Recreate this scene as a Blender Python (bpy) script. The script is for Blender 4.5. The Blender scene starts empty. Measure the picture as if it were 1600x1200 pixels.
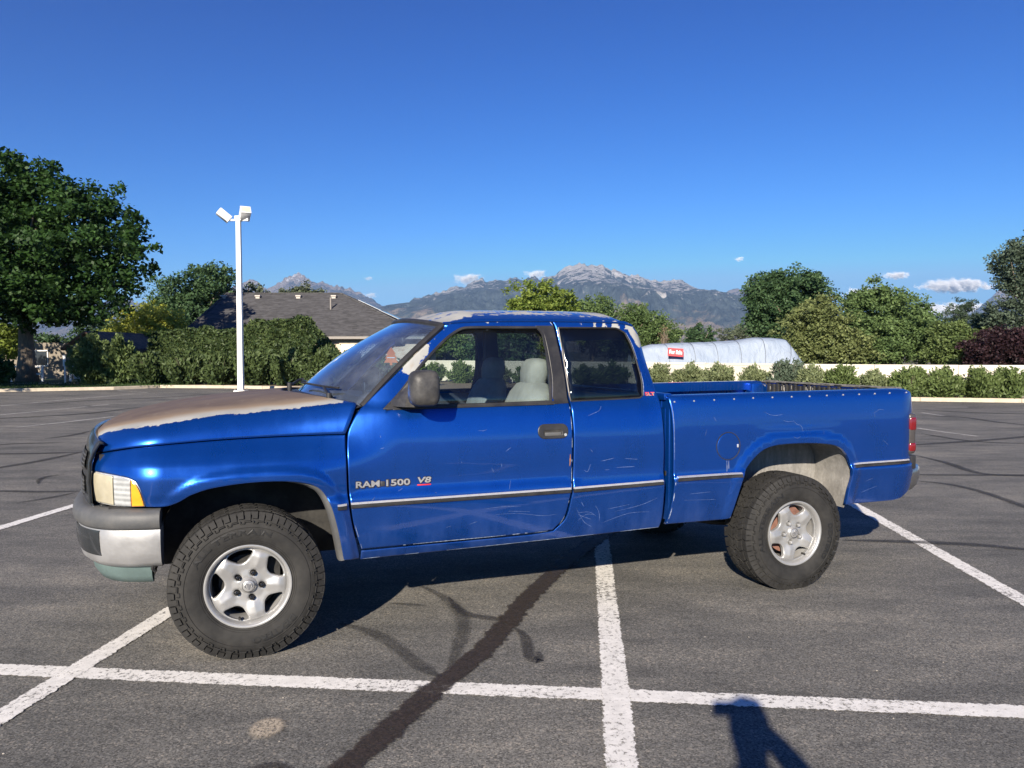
import bpy, bmesh, math, random, bisect
import numpy as np
from mathutils import Vector, Matrix, noise as mnoise
from mathutils.geometry import delaunay_2d_cdt, intersect_point_line
R=math.radians
scn=bpy.context.scene
COL=scn.collection
# ================= camera, sky, sun, exposure =================
FPX,HZ,CAMH=1202.0,550.0,1.63
cd=bpy.data.cameras.new('camera'); cam=bpy.data.objects.new('camera',cd); COL.objects.link(cam)
cd.sensor_width=36; cd.lens=FPX/1600*36; cd.clip_start=0.05; cd.clip_end=60000
cam.location=(0,0,CAMH); cam.rotation_euler=(R(90)-math.atan((600-HZ)/FPX),0,0)
scn.camera=cam
SKYG=((.0092/.168,2.5,.36/.168),(.0275/.168,1.78,.76/.168),(.071/.168,1.36,1.2/.168))
SUND=Vector((.586,2.135,-1.0)).normalized()       # the way the sunlight travels
SUN_EL=math.asin(-SUND.z); SUN_AZ=math.atan2(-SUND.x,-SUND.y)
w=bpy.data.worlds.new('World'); scn.world=w; w.use_nodes=True
nt=w.node_tree; nt.nodes.clear()
sky=nt.nodes.new('ShaderNodeTexSky'); sky.sky_type='NISHITA'; sky.sun_disc=False
sky.sun_elevation=SUN_EL; sky.sun_rotation=SUN_AZ%(2*math.pi); sky.altitude=1400; sky.air_density=1.0; sky.dust_density=0.2; sky.ozone_density=4.0
bg=nt.nodes.new('ShaderNodeBackground'); bg.inputs[1].default_value=.093
wo=nt.nodes.new('ShaderNodeOutputWorld'); # tone of the whole sky: each channel = k * sky^g, limited to the horizon value
sep=nt.nodes.new('ShaderNodeSeparateColor'); cmb=nt.nodes.new('ShaderNodeCombineColor'); nt.links.new(sky.outputs[0],sep.inputs[0])
for i,(k_,g_,c_) in enumerate(SKYG):
    q=[nt.nodes.new('ShaderNodeMath') for _ in range(3)]
    for n_,op,val in zip(q,('POWER','MULTIPLY','MINIMUM'),(g_,k_,c_)): n_.operation=op; n_.inputs[1].default_value=val
    nt.links.new(sep.outputs[i],q[0].inputs[0]); nt.links.new(q[0].outputs[0],q[1].inputs[0]); nt.links.new(q[1].outputs[0],q[2].inputs[0]); nt.links.new(q[2].outputs[0],cmb.inputs[i])
nt.links.new(cmb.outputs[0],bg.inputs[0]); nt.links.new(bg.outputs[0],wo.inputs[0])
sl=bpy.data.lights.new('sun','SUN'); sl.energy=5.0; sl.angle=R(.55); sl.color=(1,.89,.74)
so=bpy.data.objects.new('sun',sl); COL.objects.link(so); so.rotation_euler=SUND.to_track_quat('-Z','Y').to_euler()
scn.view_settings.view_transform='Standard'; scn.view_settings.look='None'; scn.view_settings.gamma=1; scn.view_settings.use_curve_mapping=False
scn.view_settings.exposure=0.92
scn.render.engine='CYCLES'
cy=scn.cycles; cy.max_bounces=8; cy.diffuse_bounces=3; cy.glossy_bounces=4; cy.transmission_bounces=6; cy.transparent_max_bounces=24; cy.volume_bounces=0; cy.use_denoising=True; cy.caustics_reflective=False; cy.caustics_refractive=False

# ================= helpers =================
def at(px,py,Y):
    "world point seen at photo pixel (px, py) at forward distance Y"
    return Vector(((px-800)/FPX*Y, Y, CAMH+(HZ-py)/FPX*Y))
def tag(o,label=None,cat=None,group=None,kind=None):
    if label: o['label']=label
    if cat: o['category']=cat
    if group: o['group']=group
    if kind: o['kind']=kind
    return o
def empty(name,loc=(0,0,0),rz=0,label=None,cat=None,group=None):
    o=bpy.data.objects.new(name,None); COL.objects.link(o); o.location=loc; o.rotation_euler=(0,0,rz); o.empty_display_size=.2
    return tag(o,label,cat,group)
def link(name,me,parent=None,loc=None):
    o=bpy.data.objects.new(name,me); COL.objects.link(o)
    if parent is not None: o.parent=parent
    if loc is not None: o.location=loc
    return o
def mk(name,v,f,m,parent=None,smooth=True,ang=40,normals=None,loc=None,mi=None):
    me=bpy.data.meshes.new(name); me.from_pydata([tuple(p) for p in v],[],f); 
    for q in (m if isinstance(m,(list,tuple)) else [m]): me.materials.append(q)
    if mi is not None: me.polygons.foreach_set('material_index',mi)
    me.polygons.foreach_set('use_smooth',[bool(smooth)]*len(me.polygons))
    if normals is not None: me.normals_split_custom_set_from_vertices([tuple(n) for n in normals])
    elif smooth and ang<180: me.set_sharp_from_angle(angle=R(ang))
    return link(name,me,parent,loc)
def mknp(name,V,F,m,parent=None,smooth=False,loc=None,tint=None):
    "fast mesh from numpy arrays; F is (n,4) or (n,3)"
    V=np.asarray(V,np.float32); F=np.asarray(F,np.int32); k=F.shape[1]
    me=bpy.data.meshes.new(name); me.vertices.add(len(V)); me.vertices.foreach_set('co',V.ravel())
    me.loops.add(F.size); me.loops.foreach_set('vertex_index',F.ravel())
    me.polygons.add(len(F)); me.polygons.foreach_set('loop_start',np.arange(0,F.size,k,dtype=np.int32)); me.polygons.foreach_set('loop_total',np.full(len(F),k,np.int32))
    me.polygons.foreach_set('use_smooth',np.full(len(F),smooth))
    me.materials.append(m)
    if tint is not None:
        a=me.attributes.new('tint','FLOAT','FACE'); a.data.foreach_set('value',np.asarray(tint,np.float32))
    me.update(calc_edges=True); me.validate()
    return link(name,me,parent,loc)
class MB:
    "collects shapes into one mesh"
    def __init__(s): s.v=[]; s.f=[]
    def add(s,v,f):
        b=len(s.v); s.v+= [Vector(p) for p in v]; s.f+=[[i+b for i in q] for q in f]; return s
    def box(s,c,d,rot=None):
        c=Vector(c); h=[x/2 for x in d]; v=[]
        for x in (-1,1):
            for y in (-1,1):
                for z in (-1,1):
                    p=Vector((x*h[0],y*h[1],z*h[2])); 
                    if rot is not None: p=rot@p
                    v.append(c+p)
        return s.add(v,[(0,1,3,2),(4,6,7,5),(0,4,5,1),(2,3,7,6),(0,2,6,4),(1,5,7,3)])
    def rbox(s,c,d,r=.01,seg=2,rot=None):
        bm=bmesh.new(); bmesh.ops.create_cube(bm,size=1); bmesh.ops.scale(bm,vec=d,verts=bm.verts)
        bmesh.ops.bevel(bm,geom=bm.edges[:],offset=min(r,min(d)*.49),segments=seg,profile=.5,affect='EDGES')
        c=Vector(c); vs=[c+((rot@v.co) if rot is not None else v.co) for v in bm.verts]; bm.verts.index_update()
        fs=[[v.index for v in f.verts] for f in bm.faces]; bm.free(); return s.add(vs,fs)
    def tube(s,pts,r,n=8,cap=True):
        pts=[Vector(p) for p in pts]; rs=r if isinstance(r,(list,tuple)) else [r]*len(pts); rings=[]; v=[]; f=[]
        t0=(pts[1]-pts[0]).normalized(); up=Vector((0,0,1)) if abs(t0.z)<.9 else Vector((1,0,0)); a=t0.cross(up).normalized()
        for i,p in enumerate(pts):
            t=((pts[min(i+1,len(pts)-1)]-pts[max(i-1,0)])).normalized(); a=(a-t*a.dot(t)).normalized(); b=t.cross(a)
            v+=[p+(a*math.cos(2*math.pi*k/n)+b*math.sin(2*math.pi*k/n))*rs[i] for k in range(n)]
        for i in range(len(pts)-1):
            for k in range(n): f.append((i*n+k,i*n+(k+1)%n,(i+1)*n+(k+1)%n,(i+1)*n+k))
        if cap: f.append(tuple(range(n))[::-1]); f.append(tuple((len(pts)-1)*n+k for k in range(n)))
        return s.add(v,f)
    def cyl(s,a,b,r,n=16,r2=None): return s.tube([a,b],[r,r if r2 is None else r2],n)
    def grid(s,rows,closed=False):
        n=len(rows[0]); v=[p for r in rows for p in r]; f=[]
        for i in range(len(rows)-1):
            for k in range(n if closed else n-1):
                f.append((i*n+k,i*n+(k+1)%n,(i+1)*n+(k+1)%n,(i+1)*n+k))
        return s.add(v,f)
    def lathe(s,prof,c=(0,0,0),n=48,axis='y'):
        "prof: (radius, along axis)"
        rows=[]
        for r,a in prof:
            row=[]
            for k in range(n):
                th=2*math.pi*k/n
                row.append(Vector(c)+(Vector((r*math.cos(th),a,r*math.sin(th))) if axis=='y' else Vector((r*math.cos(th),r*math.sin(th),a))))
            rows.append(row)
        return s.grid(rows,True)
    def build(s,name,m,parent=None,smooth=True,ang=35,loc=None,flip=False):
        f=[list(q)[::-1] for q in s.f] if flip else s.f
        return mk(name,s.v,f,m,parent,smooth,ang,loc=loc)
def fixn(o):
    bm=bmesh.new(); bm.from_mesh(o.data); bmesh.ops.recalc_face_normals(bm,faces=bm.faces[:]); bm.to_mesh(o.data); bm.free(); return o

# ---------------- node materials ----------------
class NT:
    def __init__(s,name):
        s.m=bpy.data.materials.new(name); s.m.use_nodes=True; s.t=s.m.node_tree; s.t.nodes.clear()
        s.out=s.n('ShaderNodeOutputMaterial')
    def n(s,ty,**kw):
        o=s.t.nodes.new(ty)
        for k,v in kw.items(): setattr(o,k,v)
        return o
    def set(s,sock,v):
        if hasattr(v,'is_output') or isinstance(v,bpy.types.NodeSocket): s.t.links.new(v,sock)
        else:
            if sock.type=='RGBA' and not isinstance(v,(int,float)) and len(v)==3: v=(*v,1)
            sock.default_value=v
    def math(s,op,a,b=0.0,c=None,clamp=False):
        o=s.n('ShaderNodeMath',operation=op,use_clamp=clamp); s.set(o.inputs[0],a); s.set(o.inputs[1],b)
        if c is not None: s.set(o.inputs[2],c)
        return o.outputs[0]
    def mapr(s,v,a,b,c=0.0,d=1.0,smooth=False):
        o=s.n('ShaderNodeMapRange'); o.clamp=True
        if smooth: o.interpolation_type='SMOOTHSTEP'
        for i,x in enumerate((v,a,b,c,d)): s.set(o.inputs[i],x)
        return o.outputs[0]
    def mix(s,fac,a,b,mode='MIX'):
        o=s.n('ShaderNodeMix',data_type='RGBA',blend_type=mode); s.set(o.inputs[0],fac); s.set(o.inputs[6],a); s.set(o.inputs[7],b); return o.outputs[2]
    def co(s,kind='Object'): return s.n('ShaderNodeTexCoord').outputs[kind]
    def attr(s,name,out='Fac'): return s.n('ShaderNodeAttribute',attribute_name=name).outputs[out]
    def mapping(s,vec,scale=(1,1,1),loc=(0,0,0),rot=(0,0,0)):
        o=s.n('ShaderNodeMapping'); s.set(o.inputs[0],vec); o.inputs['Scale'].default_value=scale; o.inputs['Location'].default_value=loc; o.inputs['Rotation'].default_value=rot; return o.outputs[0]
    def noise(s,vec,scale,detail=4,rough=.5,dist=0.0,out='Fac'):
        o=s.n('ShaderNodeTexNoise'); s.set(o.inputs['Vector'],vec); o.inputs['Scale'].default_value=scale; o.inputs['Detail'].default_value=detail; o.inputs['Roughness'].default_value=rough; o.inputs['Distortion'].default_value=dist; return o.outputs[out]
    def voro(s,vec,scale,feature='F1',out='Color'):
        o=s.n('ShaderNodeTexVoronoi',feature=feature); s.set(o.inputs['Vector'],vec); o.inputs['Scale'].default_value=scale; return o.outputs[out]
    def ramp(s,fac,stops):
        o=s.n('ShaderNodeValToRGB'); s.set(o.inputs[0],fac); e=o.color_ramp.elements
        while len(e)<len(stops): e.new(.5)
        for i,(p,c) in enumerate(stops): e[i].position=p; e[i].color=(*c,1) if not isinstance(c,(int,float)) else (c,c,c,1)
        return o.outputs[0]
    def bump(s,h,strength=.3,dist=.01):
        o=s.n('ShaderNodeBump'); o.inputs['Strength'].default_value=strength; o.inputs['Distance'].default_value=dist; s.set(o.inputs['Height'],h); return o.outputs[0]
    def bsdf(s,**kw):
        o=s.n('ShaderNodeBsdfPrincipled')
        names=dict(color='Base Color',rough='Roughness',metal='Metallic',spec='Specular IOR Level',coat='Coat Weight',coatr='Coat Roughness',normal='Normal',trans='Transmission Weight',alpha='Alpha',ior='IOR',emit='Emission Color',emits='Emission Strength',sheen='Sheen Weight',coatn='Coat Normal')
        for k,v in kw.items(): s.set(o.inputs[names[k]],v)
        return o.outputs[0]
    def shader_mix(s,fac,a,b):
        o=s.n('ShaderNodeMixShader'); s.set(o.inputs[0],fac); s.t.links.new(a,o.inputs[1]); s.t.links.new(b,o.inputs[2]); return o.outputs[0]
    def transp(s,c=(1,1,1)):
        o=s.n('ShaderNodeBsdfTransparent'); s.set(o.inputs[0],c); return o.outputs[0]
    def done(s,sh): s.t.links.new(sh,s.out.inputs[0]); return s.m
def simple(name,c,rough=.6,metal=0,var=.12,scale=8,bump=0,bscale=60,spec=.5,coat=0):
    a=NT(name); co=a.co(); n=a.noise(co,scale,5,.6)
    f=a.mapr(n,.3,.7,1-var,1+var); col=a.mix(1.0,(*c,1),a.n('ShaderNodeCombineColor').outputs[0],'MULTIPLY')
    cc=a.n('ShaderNodeCombineColor'); 
    for i in range(3): a.set(cc.inputs[i],f)
    col=a.mix(1.0,(*c,1),cc.outputs[0],'MULTIPLY')
    kw=dict(color=col,rough=a.mapr(n,.3,.7,max(.02,rough-.08),min(1,rough+.08)),metal=metal,spec=spec,coat=coat)
    if bump: kw['normal']=a.bump(a.noise(co,bscale,4,.6),bump,.01)
    return a.done(a.bsdf(**kw))
def np_noise(P,scale,seed=0):
    return np.array([mnoise.noise(Vector((p[0]*scale+seed*17.3,p[1]*scale+seed*5.1,p[2]*scale-seed*9.7))) for p in P])
# ---------- body side surface: inward offset t at (s, z) ----------
def hermite(kn):
    xs=[k[0] for k in kn]; ys=[k[1] for k in kn]; n=len(xs)
    d=[(ys[i+1]-ys[i])/(xs[i+1]-xs[i]) for i in range(n-1)]
    m=[d[0]]+[0 if d[i-1]*d[i]<=0 else 2*d[i-1]*d[i]/(d[i-1]+d[i]) for i in range(1,n-1)]+[d[-1]]
    def f(x):
        if x<=xs[0]: return ys[0]+m[0]*(x-xs[0])
        if x>=xs[-1]: return ys[-1]+m[-1]*(x-xs[-1])
        i=bisect.bisect_right(xs,x)-1
        h=xs[i+1]-xs[i]; u=(x-xs[i])/h
        return ((1+2*u)*(1-u)**2*ys[i]+u*(1-u)**2*h*m[i]+u*u*(3-2*u)*ys[i+1]+u*u*(u-1)*h*m[i+1])
    return f
def sstep(a,b,x):
    u=max(0.,min(1.,(x-a)/(b-a))); return u*u*(3-2*u)
prof_door=hermite([(.40,.175),(.48,.125),(.56,.095),(.66,.072),(.74,.060),(.79,.057),(.803,.058),(.835,.076),(.90,.080),(1.0,.078),(1.1,.080),(1.2,.092),(1.27,.108),(1.31,.130),(1.335,.152),(1.36,.162),(1.80,.295),(1.9,.33)])
prof_fend=hermite([(.40,.16),(.48,.115),(.58,.080),(.70,.056),(.78,.046),(.803,.046),(.835,.056),(.90,.040),(.97,.034),(1.03,.048),(1.08,.084),(1.125,.130),(1.16,.165),(1.22,.20),(1.33,.26)])
prof_bed=hermite([(.40,.175),(.48,.125),(.56,.095),(.66,.072),(.74,.060),(.79,.055),(.803,.056),(.835,.072),(.95,.074),(1.1,.076),(1.25,.086),(1.32,.095),(1.345,.112),(1.365,.14)])
AF=[(.512,.455),(.475,.639),(.436,.781),(.385,.872),(.319,.914),(.191,.937),(.003,.939),(-.176,.920),(-.273,.888),(-.350,.828),(-.405,.74),(-.437,.62),(-.45,.455)]
AR=[(3.085,.507),(3.113,.654),(3.155,.801),(3.222,.892),(3.324,.967),(3.453,.995),(3.709,.996),(3.905,.976),(3.992,.940),(4.052,.864),(4.072,.749),(4.062,.648),(4.058,.507)]
def densify(P,n=4):
    out=[]
    for j in range(len(P)-1):
        p0=P[max(0,j-1)];p1=P[j];p2=P[j+1];p3=P[min(len(P)-1,j+2)]
        for u in range(n):
            u/=n; out.append(tuple(.5*((2*p1[i])+(p2[i]-p0[i])*u+(2*p0[i]-5*p1[i]+4*p2[i]-p3[i])*u*u+(3*p1[i]-p0[i]-3*p2[i]+p3[i])*u**3) for i in (0,1)))
    out.append(P[-1]); return out
ARCHES=(densify(AF),densify(AR))
def arch_d(s,z,P):
    "distance outside the wheel opening, negative inside"
    if s<min(P[0][0],P[-1][0])-.22 or s>max(P[0][0],P[-1][0])+.22 or z>1.2: return .22
    d=9.;c=False;n=len(P)
    for i in range(n):
        ax,az=P[i-1];bx,bz=P[i]
        if (az>z)!=(bz>z) and s<(bx-ax)*(z-az)/(bz-az)+ax: c=not c
        if i==0: continue
        ex,ez=bx-ax,bz-az;u=max(0.,min(1.,((s-ax)*ex+(z-az)*ez)/(ex*ex+ez*ez)))
        d=min(d,math.hypot(s-ax-ex*u,z-az-ez*u))
    return -d if c else d
def T(s,z):
    wf=1-sstep(.15,.85,s)
    wb=sstep(2.45,2.7,s)
    t=(1-wf-wb)*prof_door(z)
    if wf: t+=wf*prof_fend(z)
    if wb: t+=wb*prof_bed(z)
    for a,k in zip(ARCHES,(.024,.013)):
        d=abs(arch_d(s,z,a))
        if d<.2 and z<1.12:
            k*=sstep(-.55,-.12,s)
            t-=k*(1-sstep(.040,.085,d))*.75+k*.25*math.exp(-(d/.1)**2)
    if s<-.40: t+=1.9*(-.40-s)**2
    if s>4.55: t+=2.0*(min(s,4.77)-4.55)**2
    return t
# ================= ground, lines, marks =================
a=NT('asphalt'); co=a.co()
big=a.noise(a.mapping(co,(.8,1.5,1),rot=(0,0,R(12))),.42,5,.62,.4); med=a.noise(a.mapping(co,(.7,2.2,1),rot=(0,0,R(8))),1.5,6,.68); fine=a.noise(co,42,3,.7)
cell=a.voro(co,150); sep=a.n('ShaderNodeSeparateColor'); a.set(sep.inputs[0],cell)
cell2=a.voro(co,105); sep2=a.n('ShaderNodeSeparateColor'); a.set(sep2.inputs[0],cell2)
col=a.ramp(a.math('ADD',a.math('MULTIPLY',big,.55),a.math('MULTIPLY',med,.45)),[(.38,(.088,.0875,.083)),(.48,(.132,.129,.120)),(.56,(.168,.162,.147)),(.66,(.255,.238,.205))])
col=a.mix(1.0,col,a.ramp(sep.outputs[0],[(0,.45),(.5,.95),(.9,1.25),(1,1.7)]),'MULTIPLY')
worn=a.mapr(a.math('ADD',med,a.math('MULTIPLY',big,.4)),.62,.86)
spk=a.math('MULTIPLY',a.mapr(sep2.outputs[1],.86,.97),a.math('ADD',a.math('MULTIPLY',worn,.95),.24))
col=a.mix(spk,col,(.30,.27,.23,1))
b=a.bump(a.math('ADD',a.math('MULTIPLY',sep.outputs[0],.7),a.math('MULTIPLY',fine,.8)),.75,.006)
M_asphalt=a.done(a.bsdf(color=col,rough=.88,normal=b,spec=.35))
def flat(name,poly,z,m,kind='structure'):
    n=len(poly); o=mk(name,[(p[0],p[1],z) for p in poly],[tuple(range(n))],m,smooth=False); 
    if o.data.polygons[0].normal.z<0: o.data.flip_normals()
    return tag(o,kind=kind)
KERB=[(-60,30.3),(-21,31.2),(-17.2,33.2),(-16,34.9),(-13,34.6),(-11,33.9),(0,29.9),(13.5,25.4),(16.4,24.7),(60,12.5)]
lot=flat('parking_lot',[(-60,-70),(60,-70)]+KERB[::-1],0,M_asphalt)
a=NT('dry_ground'); co=a.co(); n=a.noise(co,.02,6,.6); n2=a.noise(co,1.3,4,.6)
M_ground=a.done(a.bsdf(color=a.mix(a.mapr(n2,.35,.7,0,.5),a.ramp(n,[(.35,(.07,.085,.04)),(.6,(.16,.13,.085))]),(.05,.06,.03,1)),rough=.95))
g=mk('ground',[(-13200,-500,-.06),(13200,-500,-.06),(13200,13400,-.06),(-13200,13400,-.06)],[(0,1,2,3)],M_ground,smooth=False); tag(g,kind='structure')
# planting bed and lawn behind the kerb
M_soil=simple('bark_soil',(.19,.145,.10),.95,0,.45,9,.8,40)
M_lawn=simple('lawn_base',(.045,.075,.022),.95,0,.4,3,.6,50)
def off(pl,d): return [(x+d*.3,y+d) for x,y in pl]
flat('planting_bed',KERB[3:]+off(KERB[3:],9)[::-1],.10,M_soil)
flat('lawn',KERB[:4]+[(-15.2,44),(-60,44)],.10,M_lawn)
# kerb as a row of cast lengths with joints
M_conc=simple('kerb_concrete',(.50,.43,.33),.9,0,.18,5,.4,60)
kb=MB()
for (x0,y0),(x1,y1) in zip(KERB,KERB[1:]):
    A=Vector((x0,y0,0)); B=Vector((x1,y1,0)); L=(B-A).length; nn=max(1,round(L/3)); d=(B-A).normalized(); nrm=Vector((-d.y,d.x,0))
    if nrm.y<0: nrm=-nrm
    for i in range(nn):
        p=A+d*(L*i/nn+.006); q=A+d*(L*(i+1)/nn-.006)
        pr=[(-.002,-.05),(-.002,.115),(.012,.128),(.15,.13),(.15,-.05)]
        rows=[[e+nrm*u+Vector((0,0,v)) for u,v in pr] for e in (p,q)]
        kb.grid(rows); kb.f.append([len(kb.v)-10+k for k in range(5)]); kb.f.append([len(kb.v)-1-k for k in range(5)])
ko=fixn(kb.build('kerb',M_conc,smooth=False)); tag(ko,kind='structure')
# painted lines: worn sheets 4 mm above the asphalt, frayed edges
def line_mat(name,c,fray=.22,hole=.50,op=1.0):
    a=NT(name); co=a.co(); uv=a.n('ShaderNodeUVMap').outputs[0]; s=a.n('ShaderNodeSeparateXYZ'); a.set(s.inputs[0],uv)
    v=s.outputs[1]; e=a.math('SUBTRACT',.5,a.math('ABSOLUTE',a.math('SUBTRACT',v,.5)))
    n=a.noise(co,34,5,.72); n3=a.noise(co,9,3,.6); 
    th=a.math('ADD',a.math('MULTIPLY',n,fray*1.3),a.math('MULTIPLY',n3,fray*.5))
    m1=a.mapr(e,a.math('SUBTRACT',th,.10*fray+fray*.62),a.math('ADD',th,.03-fray*.60))
    m1=a.mapr(a.math('SUBTRACT',e,a.math('SUBTRACT',th,fray*.72)),-.012,.02)
    n2=a.noise(co,38,6,.78); wear=a.noise(co,1.1,3,.6)
    m2=a.mapr(a.math('ADD',n2,a.math('MULTIPLY',wear,.35)),hole+.35,hole+.22)
    m=a.math('MULTIPLY',a.math('MULTIPLY',m1,m2),op)
    dirt=a.noise(co,14,5,.7); colr=a.mix(a.mapr(dirt,.35,.75,0,.55),c,tuple(x*.55 for x in c))
    sh=a.bsdf(color=colr,rough=.85,normal=a.bump(a.noise(co,160,3,.7),.5,.004))
    return a.done(a.shader_mix(m,a.transp(),sh))
M_line=line_mat('line_paint',(.80,.78,.74),.30,.482)
M_line_far=line_mat('line_paint_far',(.60,.58,.55),.22,.44,.75)
def strip(name,pts,width,z,m):
    pts=[Vector((p[0],p[1],z)) for p in pts]; v=[]; uv=[]; acc=0
    ws=width if isinstance(width,(list,tuple)) else [width]*len(pts)
    for i,p in enumerate(pts):
        t=(pts[min(i+1,len(pts)-1)]-pts[max(0,i-1)]).normalized(); nn=Vector((-t.y,t.x,0))
        if i: acc+=(p-pts[i-1]).length
        v+=[p-nn*ws[i]/2,p+nn*ws[i]/2]; uv+=[(acc,0),(acc,1)]
    f=[(2*i,2*i+2,2*i+3,2*i+1) for i in range(len(pts)-1)]
    o=mk(name,v,f,m,smooth=False)
    if o.data.polygons[0].normal.z<0: o.data.flip_normals()
    ul=o.data.uv_layers.new(name='UVMap')
    for l in o.data.loops: ul.data[l.index].uv=uv[l.vertex_index]
    return tag(o,kind='structure')
def gp(px,py):
    "ground point under a photo pixel"
    c,s=math.cos(R(2.382)),math.sin(R(2.382)); v=Vector(((px-800)/FPX,1,-(py-600)/FPX)); d=Vector((v.x,v.y*c+v.z*s,-v.y*s+v.z*c)); k=-CAMH/d.z; return (d.x*k,d.y*k)
SD=Vector((.0936,.9956)); HD=Vector((.9956,-.0936))
def along(p,d,a,b,n=2): return [(p[0]+d[0]*(a+(b-a)*i/(n-1)),p[1]+d[1]*(a+(b-a)*i/(n-1))) for i in range(n)]
strip('stall_line',along(gp(800,1080),HD,-9,14,24),.145,.004,M_line)
mid=gp(962,1085)
M2=M_line
for k,(p,d,a0,b0,w,z) in enumerate(((mid,SD,-5,5.6,.145,.0055),(gp(115,1050),SD,-5,5.6,.135,.0055),(gp(1470,866),SD,-6.5,2.6,.145,.0055),(gp(54,809),SD,-5,.65,.14,.0055))):
    strip('stall_line',along(p,d,a0,b0,12),w,z,M2)
for pts in ([(0,634.5),(100,625),(210,615.5)],[(-60,654),(60,643),(135,635.5)],[(143,634.5),(170,632)],[(25,668),(100,660),(178,651)],[(1432,669),(1480,676),(1527,682)],[(1462,624+12),(1512,636.5)],[(1440,645),(1475,650)],[(185,610.5),(230,613.5)]):
    strip('stall_line',[gp(*p) for p in pts],.13,.005,M_line_far)
def smooth_px(l,n=4):
    rr=random.Random(3); out=[]
    for (x0,y0),(x1,y1) in zip(l,l[1:]):
        for k in range(n): out.append((x0+(x1-x0)*k/n+rr.uniform(-1.5,1.5),y0+(y1-y0)*k/n+rr.uniform(-1.5,1.5)))
    return out+[l[-1]]
# rubber and oil marks
def mark_mat(name,c,op,soft=.3,rough=.7,nscale=14,amp=.5,blur=1.0):
    a=NT(name); co=a.co(); uv=a.n('ShaderNodeUVMap').outputs[0]; s=a.n('ShaderNodeSeparateXYZ'); a.set(s.inputs[0],uv)
    e=a.math('SUBTRACT',.5,a.math('ABSOLUTE',a.math('SUBTRACT',s.outputs[1],.5)))
    n=a.noise(co,nscale,6,.75); n2=a.noise(co,60,3,.7)
    m=a.mapr(a.math('SUBTRACT',e,a.math('MULTIPLY',n,soft)),-soft*.35*blur,soft*.25*blur)
    ends=a.n('ShaderNodeAttribute',attribute_name='fade').outputs['Fac']
    m=a.math('MULTIPLY',a.math('MULTIPLY',m,op),a.mapr(a.math('ADD',a.math('MULTIPLY',n2,.5),a.math('MULTIPLY',n,.5)),.30,.55,1-amp,1))
    cell=a.voro(co,110); sp=a.n('ShaderNodeSeparateColor'); a.set(sp.inputs[0],cell)
    col=a.mix(1.0,(*c,1),a.ramp(sp.outputs[0],[(0,.5),(.6,1.0),(1,1.6)]),'MULTIPLY')
    return a.done(a.shader_mix(m,a.transp(),a.bsdf(color=col,rough=rough,normal=a.bump(sp.outputs[0],.6,.005))))
M_tar=mark_mat('tar_streak_dark',(.033,.0235,.0185),.97,.50,.72,16,.50,.22)
M_rub=mark_mat('rubber_mark',(.03,.028,.026),.42,.4,.7,9,.7)
M_rubf=mark_mat('rubber_mark_faint',(.026,.025,.024),.62,.4,.75,6,.6)
M_oil=mark_mat('oil_spot_dark',(.03,.025,.022),.5,.35,.55,12,.4)
L=[(440,1262),(501,1200),(560,1148),(640,1076),(680,1050),(715,1022),(748,992),(782,958),(809,925),(842,896),(880,868),(915,845),(950,820),(1000,790)]
Rr=[(520,1262),(586,1200),(650,1142),(712,1084),(742,1060),(772,1036),(795,1008),(818,976),(846,940),(893,892),(925,862),(955,840),(985,815),(1025,790)]
strip('tar_streak',[((gp(*l)[0]+gp(*r)[0])/2,(gp(*l)[1]+gp(*r)[1])/2) for l,r in zip(L,Rr)],[(Vector(gp(*l))-Vector(gp(*r))).length*1.08 for l,r in zip(L,Rr)],.0085,M_tar)
MK=[([(530,976),(570,986),(605,1003),(640,1030),(668,1050),(690,1058)],.13,M_rub),
 ([(655,916),(690,933),(716,956),(724,980),(716,1012),(700,1048)],.13,M_rub),
 ([(700,935),(722,958),(755,966),(785,970),(800,978)],.10,M_oil),([(802,982),(816,992),(824,1008),(826,1026),(838,1035),(842,1028),(840,1020)],.09,M_oil),
 ([(606,944),(640,946),(668,948)],.06,M_rub),
 ([(1316,845),(1400,847),(1480,850),(1560,855),(1680,868)],.17,M_rubf),([(1432,752),(1480,757),(1530,768),(1600,792),(1660,815)],.16,M_rubf),
 ([(1430,712),(1480,724),(1530,740),(1600,744),(1700,745)],.2,M_rubf),([(1400,742),(1520,743),(1700,742)],.15,M_rubf),([(1420,696),(1500,691),(1600,683),(1700,670)],.25,M_rubf),([(1430,650),(1500,652),(1560,660),(1640,668)],.25,M_rubf),
 ([(-60,742),(0,731),(60,721),(130,706)],.22,M_rubf),([(-60,769),(0,768),(60,769),(130,768)],.16,M_rubf),([(-20,710),(60,709),(130,707)],.22,M_rubf),([(70,686),(110,681),(140,674)],.2,M_rubf),
 ([(-60,657),(40,652),(140,646),(220,636)],.35,M_rubf),([(60,632),(140,626),(240,622),(330,616)],.35,M_rubf),([(-60,700),(20,694),(100,692)],.2,M_rubf),
 ([(1440,678),(1520,690),(1620,694)],.2,M_rubf),([(1430,640),(1520,645),(1640,648)],.3,M_rubf),([(60,757),(62,750),(75,745),(100,742)],.1,M_rubf),([(30,786),(80,778),(118,770)],.1,M_rubf)]
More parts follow.
